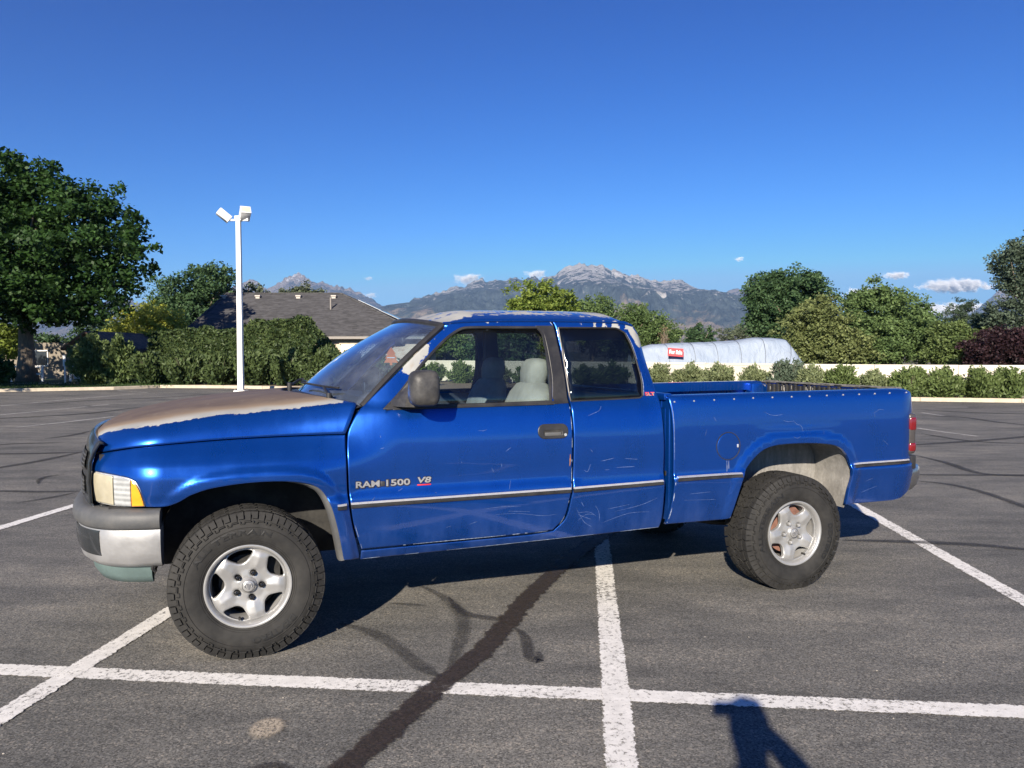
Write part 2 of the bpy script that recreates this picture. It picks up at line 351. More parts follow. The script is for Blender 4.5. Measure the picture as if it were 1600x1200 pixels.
for i,(pts,w,m) in enumerate(MK):
    q=[Vector(gp(*p)) for p in pts]; sm=[]
    for j in range(len(q)-1):
        p0=q[max(0,j-1)];p1=q[j];p2=q[j+1];p3=q[min(len(q)-1,j+2)]
        for u in (0,.33,.66): sm.append(.5*((2*p1)+(p2-p0)*u+(2*p0-5*p1+4*p2-p3)*u*u+(3*p1-p0-3*p2+p3)*u**3))
    sm.append(q[-1]); n=len(sm)
    strip('tyre_mark' if m is not M_oil else 'oil_stain',sm,[w*min(1,.25+3*min(j,n-1-j)/n) for j in range(n)],.0068+.0003*(i%5),m)
strip('oil_stain',[gp(*p) for p in ((395,1206),(412,1199),(430,1197),(446,1203),(452,1214))],.07,.0066,M_oil)
a=NT('pale_spill'); co=a.co('Generated'); 
v=a.n('ShaderNodeVectorMath',operation='DISTANCE'); a.set(v.inputs[0],co); v.inputs[1].default_value=(.5,.5,.5)
nz=a.noise(a.co(),70,4,.75); m=a.math('MULTIPLY',a.mapr(a.math('ADD',v.outputs['Value'],a.math('MULTIPLY',nz,.12)),.54,.40),a.mapr(nz,.36,.56,.0,.95))
M_spill=a.done(a.shader_mix(m,a.transp(),a.bsdf(color=(.42,.36,.28),rough=.9)))
c=Vector(gp(417,1139)); flat('pale_stain',[(c.x+.085*math.cos(k*.2618),c.y+.11*math.sin(k*.2618)) for k in range(24)],.0062,M_spill)

# loose grit and small stones on the lot
rng=np.random.default_rng(21); mb=MB()
for i in range(150):
    if i<90: px,py=rng.uniform(0,1600),rng.uniform(640,1195)
    else: px,py=rng.uniform(0,1600),rng.uniform(612,640)
    x,y=gp(px,py); s_=rng.uniform(.002,.006)*(1 if y<8 else 1.8); a0=rng.uniform(0,6)
    P=[Vector((x+s_*math.cos(a0+k*1.257)*rng.uniform(.7,1.2),y+s_*math.sin(a0+k*1.257)*rng.uniform(.7,1.2),.001)) for k in range(5)]
    mb.add(P+[Vector((x,y,s_*.8))],[(0,1,5),(1,2,5),(2,3,5),(3,4,5),(4,0,5)])
tag(mb.build('grit',simple('pale_grit',(.34,.31,.27),.9,0,.5,3),smooth=False),'small pale stones scattered over the asphalt',kind='stuff')
# ================= mountains =================
def interp(pl,x):
    if x<=pl[0][0]: return pl[0][1]
    for (a,b),(c,d) in zip(pl,pl[1:]):
        if x<=c: return b+(d-b)*(x-a)/(c-a)
    return pl[-1][1]
def mountain_mat(name,forest,rock,tan,rockz,tanz,seed):
    a=NT(name); co=a.co(); sx=a.n('ShaderNodeSeparateXYZ'); a.set(sx.inputs[0],co)
    geo=a.n('ShaderNodeNewGeometry'); sn=a.n('ShaderNodeSeparateXYZ'); a.set(sn.inputs[0],geo.outputs['Normal'])
    n1=a.noise(a.mapping(co,(1,1,2.2),(seed*100,0,0)),.0021,8,.68,.6); n2=a.noise(co,.011,7,.75); n3=a.noise(a.mapping(co,(1,.5,1)),.0009,3,.6); n5=a.noise(a.mapping(co,(2.2,1,.55)),.006,6,.72,.8)
    z=sx.outputs[2]; rg=a.attr('tint')
    alt=a.mapr(a.math('ADD',z,a.math('MULTIPLY',a.math('SUBTRACT',n3,.5),rockz*.8)),rockz*.35,rockz*1.1)
    # pale rock on crests and faces, more of it high up
    rk=a.math('ADD',a.math('MULTIPLY',alt,.55),a.math('MULTIPLY',rg,.30)); rk=a.math('ADD',rk,a.math('MULTIPLY',a.math('SUBTRACT',n5,.5),1.05)); rk=a.math('ADD',rk,a.math('MULTIPLY',a.math('SUBTRACT',n2,.5),.7))
    rmask=a.mapr(rk,.44,.52)
    tm=a.math('ADD',a.math('MULTIPLY',a.mapr(z,tanz*1.6,0),.42),a.math('MULTIPLY',rg,.50)); tm=a.math('ADD',tm,a.math('MULTIPLY',a.math('SUBTRACT',n1,.5),.9)); tmask=a.mapr(tm,.46,.56)
    fc=a.mix(a.mapr(n2,.38,.62),tuple(x*.7 for x in forest),tuple(x*1.7 for x in forest))
    c=a.mix(tmask,fc,a.mix(a.mapr(n2,.35,.65),tan,tuple(x*.7 for x in tan))); c=a.mix(rmask,c,a.mix(a.mapr(n2,.3,.7),rock,tuple(x*.62 for x in rock)))
    sn_=a.math('ADD',a.math('MULTIPLY',alt,.62),a.math('MULTIPLY',a.math('SUBTRACT',n5,.5),1.5)); c=a.mix(a.mapr(sn_,.60,.66),c,(.92,.92,.94,1))
    return a.done(a.bsdf(color=c,rough=.95,spec=.1,normal=a.bump(a.math('ADD',n5,a.math('MULTIPLY',n2,.45)),1.0,120)))
def mountain(name,label,ridge,D,depth,m,seed,x0,x1,nx=420,ny=90,rough=.35,jag=1.0):
    V=[];RG=[];k=D/FPX
    pl=[((px-800)*k,(HZ-py)*k+CAMH) for px,py in ridge]
    def ridged(x,y,fr,n,sd):
        s=0;amp=1;tot=0
        for o in range(n):
            q=1-abs(mnoise.noise(Vector((x*fr+sd*7,y*fr,sd*3.3+o*1.7))))*2; s+=amp*q; tot+=amp; amp*=.55; fr*=2.07
        return s/tot
    for j in range(ny+1):
        u=(j/ny); y=D-depth+depth*1.2*u
        r=(y-(D-depth))/depth
        for i in range(nx+1):
            x=x0+(x1-x0)*i/nx
            wx=x+420*mnoise.noise(Vector((x*.0007,y*.0007,seed)))*(1-min(1,r)); 
            wob=mnoise.noise(Vector((x*.0006,y*.0009,seed)))*900*(1-min(1,r))
            H=interp(pl,x+wob)
            prof=(r**1.15 if r<=1 else max(0,1-(r-1)*2.2))
            a1=ridged(wx,y*.62,.00085,6,seed); a2=ridged(wx,y*.8,.0042,4,seed+3)
            near=max(0,1-abs(r-1)*3.4)
            env=max(0,min(1,r*3))*(1-.95*near)*(1 if r<1 else .5)
            z=H*prof+((a1-.35)*rough*max(H,150)+a2*38*jag)*env
            if r<1: z=min(z,H*(.30+.70*r)*.985)
            z+=near**3*jag*((ridged(x,7,.0026,5,seed+5)-.42)*52+mnoise.noise(Vector((x*.02,3,seed)))*9)*min(1,H/500)
            V.append((x,y,max(z,-2))); RG.append(.62*a1+.38*a2)
    V=np.array(V); ii=np.arange((nx+1)*(ny+1)).reshape(ny+1,nx+1)
    F=np.stack([ii[:-1,:-1],ii[:-1,1:],ii[1:,1:],ii[1:,:-1]],-1).reshape(-1,4)
    o=mknp(name,V,F,m,smooth=True); at_=o.data.attributes.new('tint','FLOAT','POINT'); at_.data.foreach_set('value',np.array(RG,np.float32)); tag(o,label,kind='structure'); return o
M_mt1=mountain_mat('mountain_scrub',(.078,.095,.094),(.88,.84,.78),(.48,.38,.28),1000,330,1)
M_mt2=mountain_mat('mountain_far_rock',(.12,.12,.125),(.56,.47,.40),(.34,.27,.21),1100,300,2)
mountain('mountain','',[(380,552),(480,540),(560,528),(600,508),(625,490),(640,476),(664,464),(690,459),(718,447),(750,441),(790,436),(820,434),(850,437),(870,430),(890,420),(905,416),(918,416),(940,420),(965,428),(1000,436),(1020,443),(1036,439),(1052,441),(1075,446),(1100,453),(1130,464),(1155,476),(1190,496),(1250,520),(1330,545),(1400,552)],9000,3800,M_mt1,1.7,-3400,5000,800,160,.46,2.3)
mountain('mountain','',[(-200,500),(60,492),(100,480),(150,474),(190,468),(230,482),(280,490),(330,470),(385,446),(405,442),(425,446),(445,440),(468,432),(486,438),(496,441),(506,437),(530,450),(570,466),(600,478),(660,505),(760,545)],10800,3000,M_mt2,5.2,-9400,200,640,90,.42,2.4)
mountain('mountain','',[(1000,530),(1080,500),(1125,462),(1150,452),(1175,456),(1210,475),(1260,490),(1400,498),(1440,500),(1500,500),(1530,478),(1560,456),(1590,450),(1640,432),(1750,450),(1900,480)],10900,3000,M_mt2,9.1,1300,10200,480,70,.4,2.0)
# ================= vegetation =================
def leaf_mat(name,dark,light,trans=.25,rough=.55,spec=.25):
    a=NT(name); t=a.attr('tint'); col=a.mix(t,dark,light); co=a.co(); n=a.noise(co,.9,3,.6); col=a.mix(a.mapr(n,.3,.7,0,.45),col,tuple(x*.62 for x in dark))
    d=a.bsdf(color=col,rough=rough,spec=spec)
    tr=a.n('ShaderNodeBsdfTranslucent'); a.set(tr.inputs[0],a.mix(.5,col,light))
    return a.done(a.shader_mix(trans,d,tr.outputs[0]))
def bark_mat(name,c): 
    a=NT(name); co=a.co(); n=a.noise(a.mapping(co,(9,9,1.6)),2.4,6,.7); 
    return a.done(a.bsdf(color=a.mix(a.mapr(n,.3,.7),tuple(x*.45 for x in c),c),rough=.92,normal=a.bump(n,.9,.05)))
M_bark=bark_mat('bark_grey',(.26,.21,.16)); M_barkd=bark_mat('bark_dark',(.12,.095,.07))
def leaves_np(C,rad,n,size,rng,aspect=.62,up=.35,flat=1.0):
    "n quads scattered round each centre of C with radius rad"
    C=np.asarray(C); N=len(C)*n
    P=rng.normal(size=(N,3)); P/=np.linalg.norm(P,axis=1)[:,None]; P*=(rng.random(N)**.55)[:,None]
    P[:,2]*=flat
    rr=np.repeat(np.asarray(rad,float)*np.ones(len(C)),n)
    P=np.repeat(C,n,axis=0)+P*rr[:,None]
    return quads_np(P,size*(.6+.8*rng.random(N)),rng,aspect,up)
def quads_np(P,sz,rng,aspect=.62,up=.35,axis=None):
    N=len(P)
    nrm=rng.normal(size=(N,3)); nrm[:,2]=np.abs(nrm[:,2])+up; nrm/=np.linalg.norm(nrm,axis=1)[:,None]
    d=rng.normal(size=(N,3)) if axis is None else axis+rng.normal(size=(N,3))*.28
    a=d-nrm*(d*nrm).sum(1)[:,None] if axis is None else d
    a/=np.linalg.norm(a,axis=1)[:,None]; b=np.cross(nrm,a); b/=np.linalg.norm(b,axis=1)[:,None]+1e-9
    h=(sz*.5)[:,None]; k=(sz*.5*aspect)[:,None]
    V=np.stack([P-a*h,P+b*k-a*h*.1,P+a*h,P-b*k-a*h*.1],1).reshape(-1,3)
    return V,np.arange(N*4).reshape(-1,4)
def crown_points(ells,n,rng,shell=.55,seed=0,amp=.28):
    pts=[];rel=[]
    vol=[e[3]*e[4]*e[5] for e in ells]; tot=sum(v**.8 for v in vol)
    for e,vv in zip(ells,vol):
        m=max(3,int(n*vv**.8/tot)); k=0
        while k<m:
            d=rng.normal(size=3); d/=np.linalg.norm(d)
            s=1+amp*mnoise.noise(Vector(d*1.9)+Vector((seed*3.1+e[0],e[1]*.7,e[2])))*1.5
            r=(shell+(1-shell)*rng.random()**.6) if rng.random()<.8 else rng.random()*shell
            if rng.random()<.09: r=1.0+.24*rng.random()
            p=np.array(e[:3])+d*np.array(e[3:])*r*s
            pts.append(p); rel.append(r); k+=1
    return np.array(pts),np.array(rel)
def tree(name,label,ells,m,base,trunk_r,n_clump,per,leaf,clump_r,seed=0,group=None,cat='tree',bark=None,limbs=14,shell=.55,aspect=.62,flatc=.75,forks=None,amp=.28,up=.35):
    rng=np.random.default_rng(seed); bx,by,bz=base
    n_clump=int(n_clump*1.35); per=int(per*1.3); leaf*=.74; clump_r*=.86
    root=empty(name,(bx,by,bz),0,label,cat,group)
    C,rel=crown_points(ells,n_clump,rng,shell,seed,amp)
    V,F=leaves_np(C,clump_r*(.65+.7*rng.random(len(C))),per,leaf,rng,aspect,up,flatc)
    base_t=rng.random(len(C))
    tint=np.clip(np.repeat(base_t,per)*.55+rng.random(len(C)*per)*.5,0,1)
    V=V-np.array([bx,by,bz]); keep=V[F].mean(1)[:,2]>.05
    crown=mknp('crown',V,F[keep],m,root,tint=tint[keep])
    # trunk with limbs
    mb=MB(); rnd=random.Random(seed)
    wt=sum(e[3]*e[5] for e in ells); top=(sum(e[2]*e[3]*e[5] for e in ells)/wt-bz)*1.12; cx=sum(e[0]*e[3]*e[5] for e in ells)/wt-bx; cyy=sum(e[1]*e[3]*e[5] for e in ells)/wt-by
    low=min(e[2]-e[5] for e in ells)-bz; fork=max(.6,min(top*.45,low+ (top-low)*.22))
    pts=[]; 
    for i in range(7):
        u=i/6; pts.append(Vector((cx*u**1.5+rnd.uniform(-.05,.05)*u,cyy*u**1.5,top*u)))
    rs=[trunk_r*(1.32 if i==0 else 1-.8*(i/6)) for i in range(7)]
    mb.tube(pts,rs,10)
    idx=rng.permutation(len(C))[:limbs]
    for i in idx:
        q=Vector(C[i])-Vector((bx,by,bz)); zz=min(max(fork,q.z*.45),top*.85); u=zz/top
        p=Vector((cx*u**1.5,cyy*u**1.5,zz)); mid=(p+q)/2+Vector((rnd.uniform(-.3,.3),rnd.uniform(-.3,.3),.12*(q-p).length)); r0=trunk_r*(1-.8*u)*.55
        mb.tube([p,p.lerp(mid,.55),mid,q],[r0,r0*.75,r0*.5,r0*.15],6)
    mb.build('trunk',bark or M_bark,root,ang=180)
    return root
def ell(px,py,D,rx,ry,dy=0,ky=.8): # pixel ellipse at a distance -> ellipsoid
    p=at(px,py,D); k=D/FPX; return (p.x,p.y+dy,p.z,rx*k,rx*k*ky,ry*k)
L_maple=leaf_mat('maple_leaf',(0.016,0.041,0.011),(0.055,0.121,0.028),.24)
L_dark=leaf_mat('dark_leaf',(0.031,0.071,0.031),(0.106,0.177,0.074),.22)
L_mid=leaf_mat('mid_leaf',(0.060,0.106,0.037),(0.177,0.256,0.091),.24)
L_olive=leaf_mat('olive_leaf',(0.085,0.114,0.040),(0.256,0.291,0.111),.22)
L_yel=leaf_mat('yellow_green_leaf',(0.241,0.284,0.043),(0.596,0.611,0.114),.4)
L_bright=leaf_mat('bright_leaf',(0.085,0.142,0.028),(0.312,0.383,0.078),.32)
L_purple=leaf_mat('purple_leaf',(0.018,0.010,0.013),(0.057,0.028,0.032),.12)
L_pine=leaf_mat('pine_needle',(0.026,0.048,0.028),(0.085,0.121,0.065),.1)
L_grey=leaf_mat('grey_leaf',(0.071,0.092,0.060),(0.199,0.234,0.142),.2)
L_hedge=leaf_mat('hedge_leaf',(0.026,0.054,0.020),(0.121,0.163,0.057),.22)
L_sage=leaf_mat('sage_shrub_leaf',(.085,.118,.050),(.285,.325,.165),.25)
L_shrub=leaf_mat('green_shrub_leaf',(.055,.090,.028),(.190,.250,.085),.22)
L_teal=leaf_mat('blue_green_shrub_leaf',(0.043,0.068,0.043),(0.135,0.177,0.121),.2)
# big maple, left
tree('maple_tree','large dark green maple with pale trunk at the left edge of the lot',
 [ell(60,400,40,140,105),ell(25,300,40,70,66),ell(130,350,40,85,62,1),ell(175,420,40,60,55,-1),ell(-60,360,40,120,130,1),ell(80,470,39,105,38,-1),ell(205,345,40,30,16,-.5),ell(226,385,40,34,10,-.8),ell(35,250,40,20,24),ell(15,420,38,100,60,-1.5),ell(150,490,40,44,22,-1),ell(30,478,38.4,85,30,-1),ell(192,478,40,26,16,-1),ell(100,300,40,46,26,0),ell(215,450,40,22,12,0),ell(232,420,40,18,8,0),ell(75,275,40,18,12,0)],
 L_maple,(at(42,0,39.5).x,39.5,.1),.45,820,46,.33,.66,seed=3,limbs=30,shell=.5,amp=.42)
tree('leafy_tree','leafy tree out of frame on the left that shades the lawn',[(-24.5,25.5,5.2,3.0,2.8,2.6),(-27.5,27,5.5,3.2,2.8,2.8)],L_maple,(-25,26,.1),.3,200,46,.33,.62,seed=77,limbs=12)
# maple stump collar: trunk is lit from the front; wrapped band of lighter bark left out
tree('leafy_tree','sunlit yellow green foliage low behind the large maple trunk',[ell(-20,535,42,55,38),ell(18,528,42,30,24)],L_bright,(at(-20,0,42).x,42,.05),.18,120,40,.26,.5,seed=4,limbs=6)
tree('leafy_tree','pale yellow green rounded tree between the maple and the grey roof',[ell(205,512,56,36,28),ell(232,497,56,40,24),ell(258,503,57,34,24),ell(188,530,56,24,20),ell(225,525,55.5,50,22)],L_yel,(at(225,0,56).x,56,0),.2,230,46,.24,.55,seed=5,limbs=8)
tree('leafy_tree','tall grey green tree rising behind the left end of the grey roof',[ell(318,450,66,46,34),ell(285,470,66,44,24),ell(340,436,66,24,22),ell(262,485,65,30,18),ell(300,500,65,50,24),ell(355,465,67,26,20)],L_dark,(at(310,0,66).x,66,0),.35,330,36,.34,.8,seed=6,limbs=14,amp=.36)
tree('leafy_tree','small olive tree top showing over the roof ridge beside the lamp post',[ell(397,462,70,22,15),ell(380,468,70,20,10)],L_grey,(at(395,0,70).x,70,0),.2,70,36,.3,.55,seed=7,limbs=4)
tree('leafy_tree','small round tree top showing over the middle of the roof ridge',[ell(482,459,70,24,14),ell(452,463,70,22,11),ell(466,466,70,30,8)],L_grey,(at(475,0,70).x,70,0),.2,80,36,.3,.5,seed=8,limbs=4)
tree('leafy_tree','dark tree between the white gable and the yellow green tree',[ell(150,520,62,32,22),ell(176,530,62,16,16)],L_dark,(at(150,0,62).x,62,0),.2,90,36,.28,.5,seed=9,limbs=5)
# trees behind the cab
tree('leafy_tree','bright yellow green tree rising directly behind the truck cab',[ell(838,468,62,40,28),ell(875,478,62,28,20),ell(812,490,62,26,24),ell(850,505,62,60,40)],L_bright,(at(842,0,62).x,62,0),.3,300,40,.3,.6,seed=11,limbs=10,amp=.34)
tree('leafy_tree','mid green tree between the yellow green tree and the rounded grove',[ell(928,482,66,32,20),ell(905,495,66,30,24),ell(930,515,66,40,30)],L_mid,(at(925,0,66).x,66,0),.25,170,40,.3,.6,seed=12,limbs=8)
tree('leafy_tree','broad rounded green tree sloping down just behind the cab rear',[ell(985,505,70,48,28),ell(1025,522,70,33,26),ell(960,520,70,48,40),ell(1040,538,70,20,20),ell(1005,535,69,55,30)],L_mid,(at(990,0,70).x,70,0),.3,420,40,.3,.75,seed=13,limbs=8,shell=.7,amp=.14)
tree('leafy_tree','small dark distant tree right of the cab below the mountain',[ell(1092,524,110,20,15),ell(1080,532,110,14,12),ell(1104,532,110,13,12)],L_dark,(at(1092,0,110).x,110,0),.25,110,30,.36,.6,seed=14,limbs=4)
tree('leafy_tree','faint grey green distant tree left of the tall dark tree',[ell(1165,518,140,22,14),ell(1140,526,140,18,12),ell(1178,528,140,14,14)],L_grey,(at(1160,0,140).x,140,0),.25,120,30,.42,.7,seed=15,limbs=4)
tree('leafy_tree','dark green tree seen through the front of the driver window',[ell(690,540,62,40,28),ell(715,548,62,30,24)],L_mid,(at(695,0,62).x,62,0),.25,200,36,.3,.6,seed=25,limbs=6)
tree('leafy_tree','dark green tree seen through the rear part of the driver window',[ell(790,545,60,44,34),ell(760,550,60,30,28)],L_dark,(at(780,0,60).x,60,0),.25,200,36,.3,.6,seed=26,limbs=6)
tree('leafy_tree','added tree as dark backdrop for the shade beyond the maple trunk',[ell(78,548,58,40,26),ell(105,552,58,26,18)],L_dark,(at(80,0,58).x,58,0),.2,110,36,.3,.55,seed=27,limbs=5)  # tree added as a dark backdrop for the shaded area
# right cluster
tree('leafy_tree','tall dark green tree over the right end of the white tarp',[ell(1232,470,58,62,44),ell(1200,455,58,34,26),ell(1262,452,58,36,24),ell(1228,440,58,30,16),ell(1195,500,58,30,40),ell(1230,520,58,50,46),ell(1180,475,58,18,22)],L_dark,(at(1230,0,58).x,58,0),.4,560,42,.30,.62,seed=16,limbs=14,amp=.36)
tree('leafy_tree','olive green bushy tree directly right of the white tarp',[ell(1265,520,47,46,42),ell(1285,500,47,36,34),ell(1240,545,47,40,30),ell(1305,545,47,50,36)],L_olive,(at(1270,0,47).x,47,0),.25,430,44,.24,.5,seed=17,limbs=10,amp=.3)
tree('leafy_tree','wide green tree with upright branch tips in the middle of the right grove',[ell(1370,500,50,70,44),ell(1335,480,50,22,30),ell(1365,468,50,18,28),ell(1398,476,50,18,28),ell(1425,490,50,22,26),ell(1350,540,49,66,36),ell(1420,535,49,50,40),ell(1443,500,50,16,18)],L_mid,(at(1378,0,50).x,50,0),.35,640,44,.25,.5,seed=18,limbs=16,amp=.4)
tree('pine_tree','dark flat topped pine behind the right grove',[ell(1500,480,80,24,13),ell(1502,497,80,40,12),ell(1500,512,80,46,12),ell(1506,528,80,52,14),ell(1510,545,80,50,16)],L_pine,(at(1502,0,80).x,80,0),.3,330,40,.34,.62,seed=19,limbs=14,bark=M_barkd,aspect=.3,flatc=.45)
tree('leafy_tree','mid green bush like tree in front of the dark pine',[ell(1490,535,46,38,34),ell(1475,550,46,34,26),ell(1515,552,46,28,24)],L_shrub,(at(1490,0,46).x,46,0),.2,300,42,.22,.45,seed=20,limbs=8)
tree('plum_tree','dark purple leaved plum tree above the fence at the right edge',[ell(1582,546,42,62,33),ell(1550,554,42,46,26),ell(1640,542,42,50,36),ell(1568,533,42,32,20)],L_purple,(at(1590,0,42).x,42,0),.2,420,44,.2,.42,seed=21,limbs=8,bark=M_barkd,amp=.2)
tree('leafy_tree','tall airy tree leaning in at the right edge of the photo',[ell(1600,420,54,50,44),ell(1575,400,54,26,22),ell(1580,440,54,32,22),ell(1640,410,54,60,60),ell(1570,500,54,36,34),ell(1610,485,54,50,40)],L_teal,(at(1610,0,54).x,54,0),.35,470,34,.26,.6,seed=22,limbs=18,amp=.42)
tree('leafy_tree','low dark green foliage left of the purple plum tree',[ell(1555,515,64,30,26),ell(1535,530,64,22,20)],L_dark,(at(1550,0,64).x,64,0),.2,130,38,.3,.55,seed=23,limbs=5)
tree('bare_tree','small bare twiggy sapling at the edge of the rounded grove',[ell(1037,520,66,8,14)],leaf_mat('dry_leaf',(0.199,0.142,0.085),(0.312,0.241,0.156),.1),(at(1037,0,66).x,66,0),.09,14,10,.14,.35,seed=24,limbs=14)
tree('leafy_tree','green tree beyond the right edge of the photo behind the fence',[ell(1760,500,52,70,54),ell(1800,530,52,70,40),ell(1730,540,52,50,34)],L_mid,(at(1765,0,52).x,52,0),.35,300,40,.3,.6,seed=61,limbs=10)
tree('leafy_tree','dark tree farthest right beyond the frame behind the fence',[ell(1960,505,60,80,56),ell(1920,535,60,60,36)],L_dark,(at(1955,0,60).x,60,0),.35,260,40,.32,.65,seed=62,limbs=10)
# hedge and bushes behind the left kerb
def hedge(name,label,path,h,wd,m,seed,n,leaf,group=None,vert=.0,topn=.5,cat='hedge',kindn='crown'):
    rng=np.random.default_rng(seed); path=[Vector(p) for p in path]; seg=[(b-a).length for a,b in zip(path,path[1:])]; tot=sum(seg)
    root=empty(name,tuple(path[0]),0,label,cat,group)
    P=[];ax=[]
    for _ in range(n):
        s=rng.random()*tot; k=0
        while s>seg[k]: s-=seg[k]; k+=1
        p=path[k].lerp(path[k+1],s/seg[k]); d=(path[k+1]-path[k]).normalized(); nr=Vector((-d.y,d.x,0)); L=p.x+p.y*.4
        hh=(h(p.x) if callable(h) else h)*(1+topn*.30*mnoise.noise(Vector((L*.55,seed,0)))+topn*.2*mnoise.noise(Vector((L*1.9,seed,4))))
        z=hh*rng.random()**.8; ww=wd*(1-.5*(z/hh)**3)*(1+.35*mnoise.noise(Vector((L*.7,z*.9,seed+9)))+.2*mnoise.noise(Vector((L*2.3,z*2,seed+2))))
        side=-1 if rng.random()<.8 else 1
        u=side*ww*(.55+.45*rng.random()**.6) if z<hh*.85 else ww*(2*rng.random()-1)
        q=p+nr*u; P.append((q.x,q.y,q.z+z)); 
    P=np.array(P); axis=np.tile(np.array([[0,-.25,1.0]]),(len(P),1)) if vert else None
    V,F=quads_np(P,leaf*(.6+.8*rng.random(len(P))),rng,.5 if not vert else .2,.2,axis)
    mb=MB(); rnd=random.Random(seed); s=.3
    while s<tot:
        q=s;k=0
        while q>seg[k]: q-=seg[k];k+=1
        p=path[k].lerp(path[k+1],q/seg[k])-path[0]
        for j in range(3): mb.tube([p,p+Vector((rnd.uniform(-.3,.3),rnd.uniform(-.2,.2),(h(p.x+path[0].x) if callable(h) else h)*.8))],[.03,.01],5)
        s+=.9
    mknp('crown',V-np.array(path[0]),F,m,root,tint=np.clip(rng.random(len(P))*.9+.1*rng.random(),0,1)); mb.build('stem',M_barkd,root,ang=180)['kind']='stuff'
    return root
hx=lambda x: interp([(-21.5,2.2),(-19.5,2.9),(-17,3.15),(-13.5,3.2),(-11.5,3.6),(-9.5,3.3),(-8.5,2.7),(-7.8,1.6)],x)
hedge('hedge','tall dark green hedge running behind the lamp post below the grey roof',[(-18.6,40.5,.1),(-14,40,.1),(-6.0,37.0,.1)],lambda x: interp([(-18.6,2.5),(-16,2.85),(-14,2.75),(-12.3,3.1),(-10.5,3.2),(-9.7,2.7),(-9.3,2.1),(-8.9,1.6),(-8.3,1.2),(-6,1.05)],x),1.0,L_hedge,31,72000,.19)
sh=[(145,604,37,48,62),(190,606,36.8,44,56),(235,607,36.5,40,52),(290,607,36.3,46,56),(345,608,36,42,50),(400,608,35.6,44,54),(450,608,35.3,40,56),(500,607,35,42,58),(545,607,34.6,40,52),(595,608,34.2,40,46),(640,608,33.8,36,44)]
SL=['leftmost bush of the row, olive tipped, beside the shaded lawn','second bush from the left end of the row, olive tips','dark green bush of the row third from the lawn end','green bush of the row fourth from the lawn end','bush of the row just left of the white lamp post','bush directly right of the white lamp post foot','bush second to the right of the lamp post','bush third to the right of the lamp post','bush of the row seen beside the lower windshield edge','bush seen through the windshield below the orange air freshener','bush seen through the windshield pillar corner']
def shrub(name,label,p,w,h,m,seed,n=2600,leaf=.20,group=None,asp=.22,cat='shrub'):
    rng=np.random.default_rng(seed); root=empty(name,p,0,label,cat,group)
    rnd=random.Random(seed*7+1); S=[]
    for q in range(34):            # leafy shoots fanning out of the base, each a spray of leaves
        t=rnd.random()*6.283; lean=rnd.random()**.7; L=h*(.45+.55*rnd.random()**.8)*(1.10-.34*lean*lean)
        S.append((t,lean,L))
    S=np.array(S); idx=rng.integers(0,len(S),n); t=S[idx,0]+rng.normal(size=n)*.10; lean=S[idx,1]; L=S[idx,2]
    u=rng.random(n)**.62; spread=.045+.10*h*(1-u*.75)*rng.random(n)
    rr=w*lean*(u**.75)*(1-.18*u*u); zz=u
    P=np.stack([rr*np.cos(t),rr*np.sin(t)*.85,L*u*(1-.10*lean*u)],1)+rng.normal(size=(n,3))*spread[:,None]; P[:,2]=np.abs(P[:,2])
    ax=np.stack([np.cos(t)*lean*.9,np.sin(t)*lean*.9,np.full(n,.75)],1)+rng.normal(size=(n,3))*.45
    V,F=quads_np(P,leaf*(.55+.9*rng.random(n)),rng,asp,.1,ax)
    mknp('crown',V,F,m,root,tint=np.clip(.25+.5*rng.random(n)+.35*(zz-.5),0,1))
    mb=MB(); rnd=random.Random(seed)
    for j in range(7):
        t=rnd.random()*6.28; mb.tube([(0.05*math.cos(t),.05*math.sin(t),0),(w*.4*math.cos(t),w*.4*math.sin(t),h*.75)],[.02,.006],4)
    mb.build('stem',M_barkd,root,ang=180)['kind']='stuff'; return root
for i,(px,py,D,rw,hh) in enumerate(sh):
    p=at(px,py,D); shrub('bush',SL[i],(p.x,D,.1),rw*1.0*D/FPX,(hh+(18 if i<2 else 0))*D/FPX,L_shrub if i<2 else L_hedge,40+i,9000 if i<2 else 8200,.19,'low bushes in front of the tall hedge',cat='bush',asp=.5)
shrub('bush','dark bush under the maple left of the trunk',tuple(at(-12,605,36))[:2]+(.1,),1.2,1.4,L_maple,60,3800,.26,cat='bush',asp=.5)
# shrubs in front of the white fence: (px centre, px base, half width, height, material, label)
FS=[(676,600,26,36,L_shrub,'shrub seen through the front of the driver window'),(722,601,30,38,L_shrub,'shrub seen through the middle of the driver window'),(775,603,28,36,L_sage,'shrub seen beside the driver seat through the window'),(825,604,30,40,L_shrub,'shrub behind the driver headrest'),(912,607,26,40,L_shrub,'shrub seen through the front of the rear quarter window'),(955,609,34,46,L_shrub,'large shrub seen through the middle of the rear quarter window'),(1030,615,26,52,L_sage,'sage shrub at the white fence beside the cab corner'),(1078,615,30,52,L_sage,'sage shrub below the red sale sign'),(1122,615,34,52,L_sage,'sage shrub right of the sale sign, in front of the tarp'),(1180,615,28,46,L_sage,'small sage shrub in the gap left of the dark round shrub'),(1230,618,36,64,L_teal,'large dark blue green rounded shrub in front of the fence'),(1272,619,30,50,L_sage,'yellowish shrub touching the dark blue green shrub'),(1315,620,32,56,L_shrub,'loose green shrub between the dark shrub and the truck tailgate'),(1367,622,30,44,L_sage,'low grey green shrub just left of the tailgate corner'),(1420,625,40,54,L_shrub,'tall green shrub behind the tailgate corner'),(1474,627,40,54,L_shrub,'green shrub second from the right edge end, beyond the tailgate'),(1530,628,40,58,L_shrub,'tall green shrub in front of the purple plum tree'),(1580,629,40,58,L_shrub,'last green shrub at the right edge of the photo')]
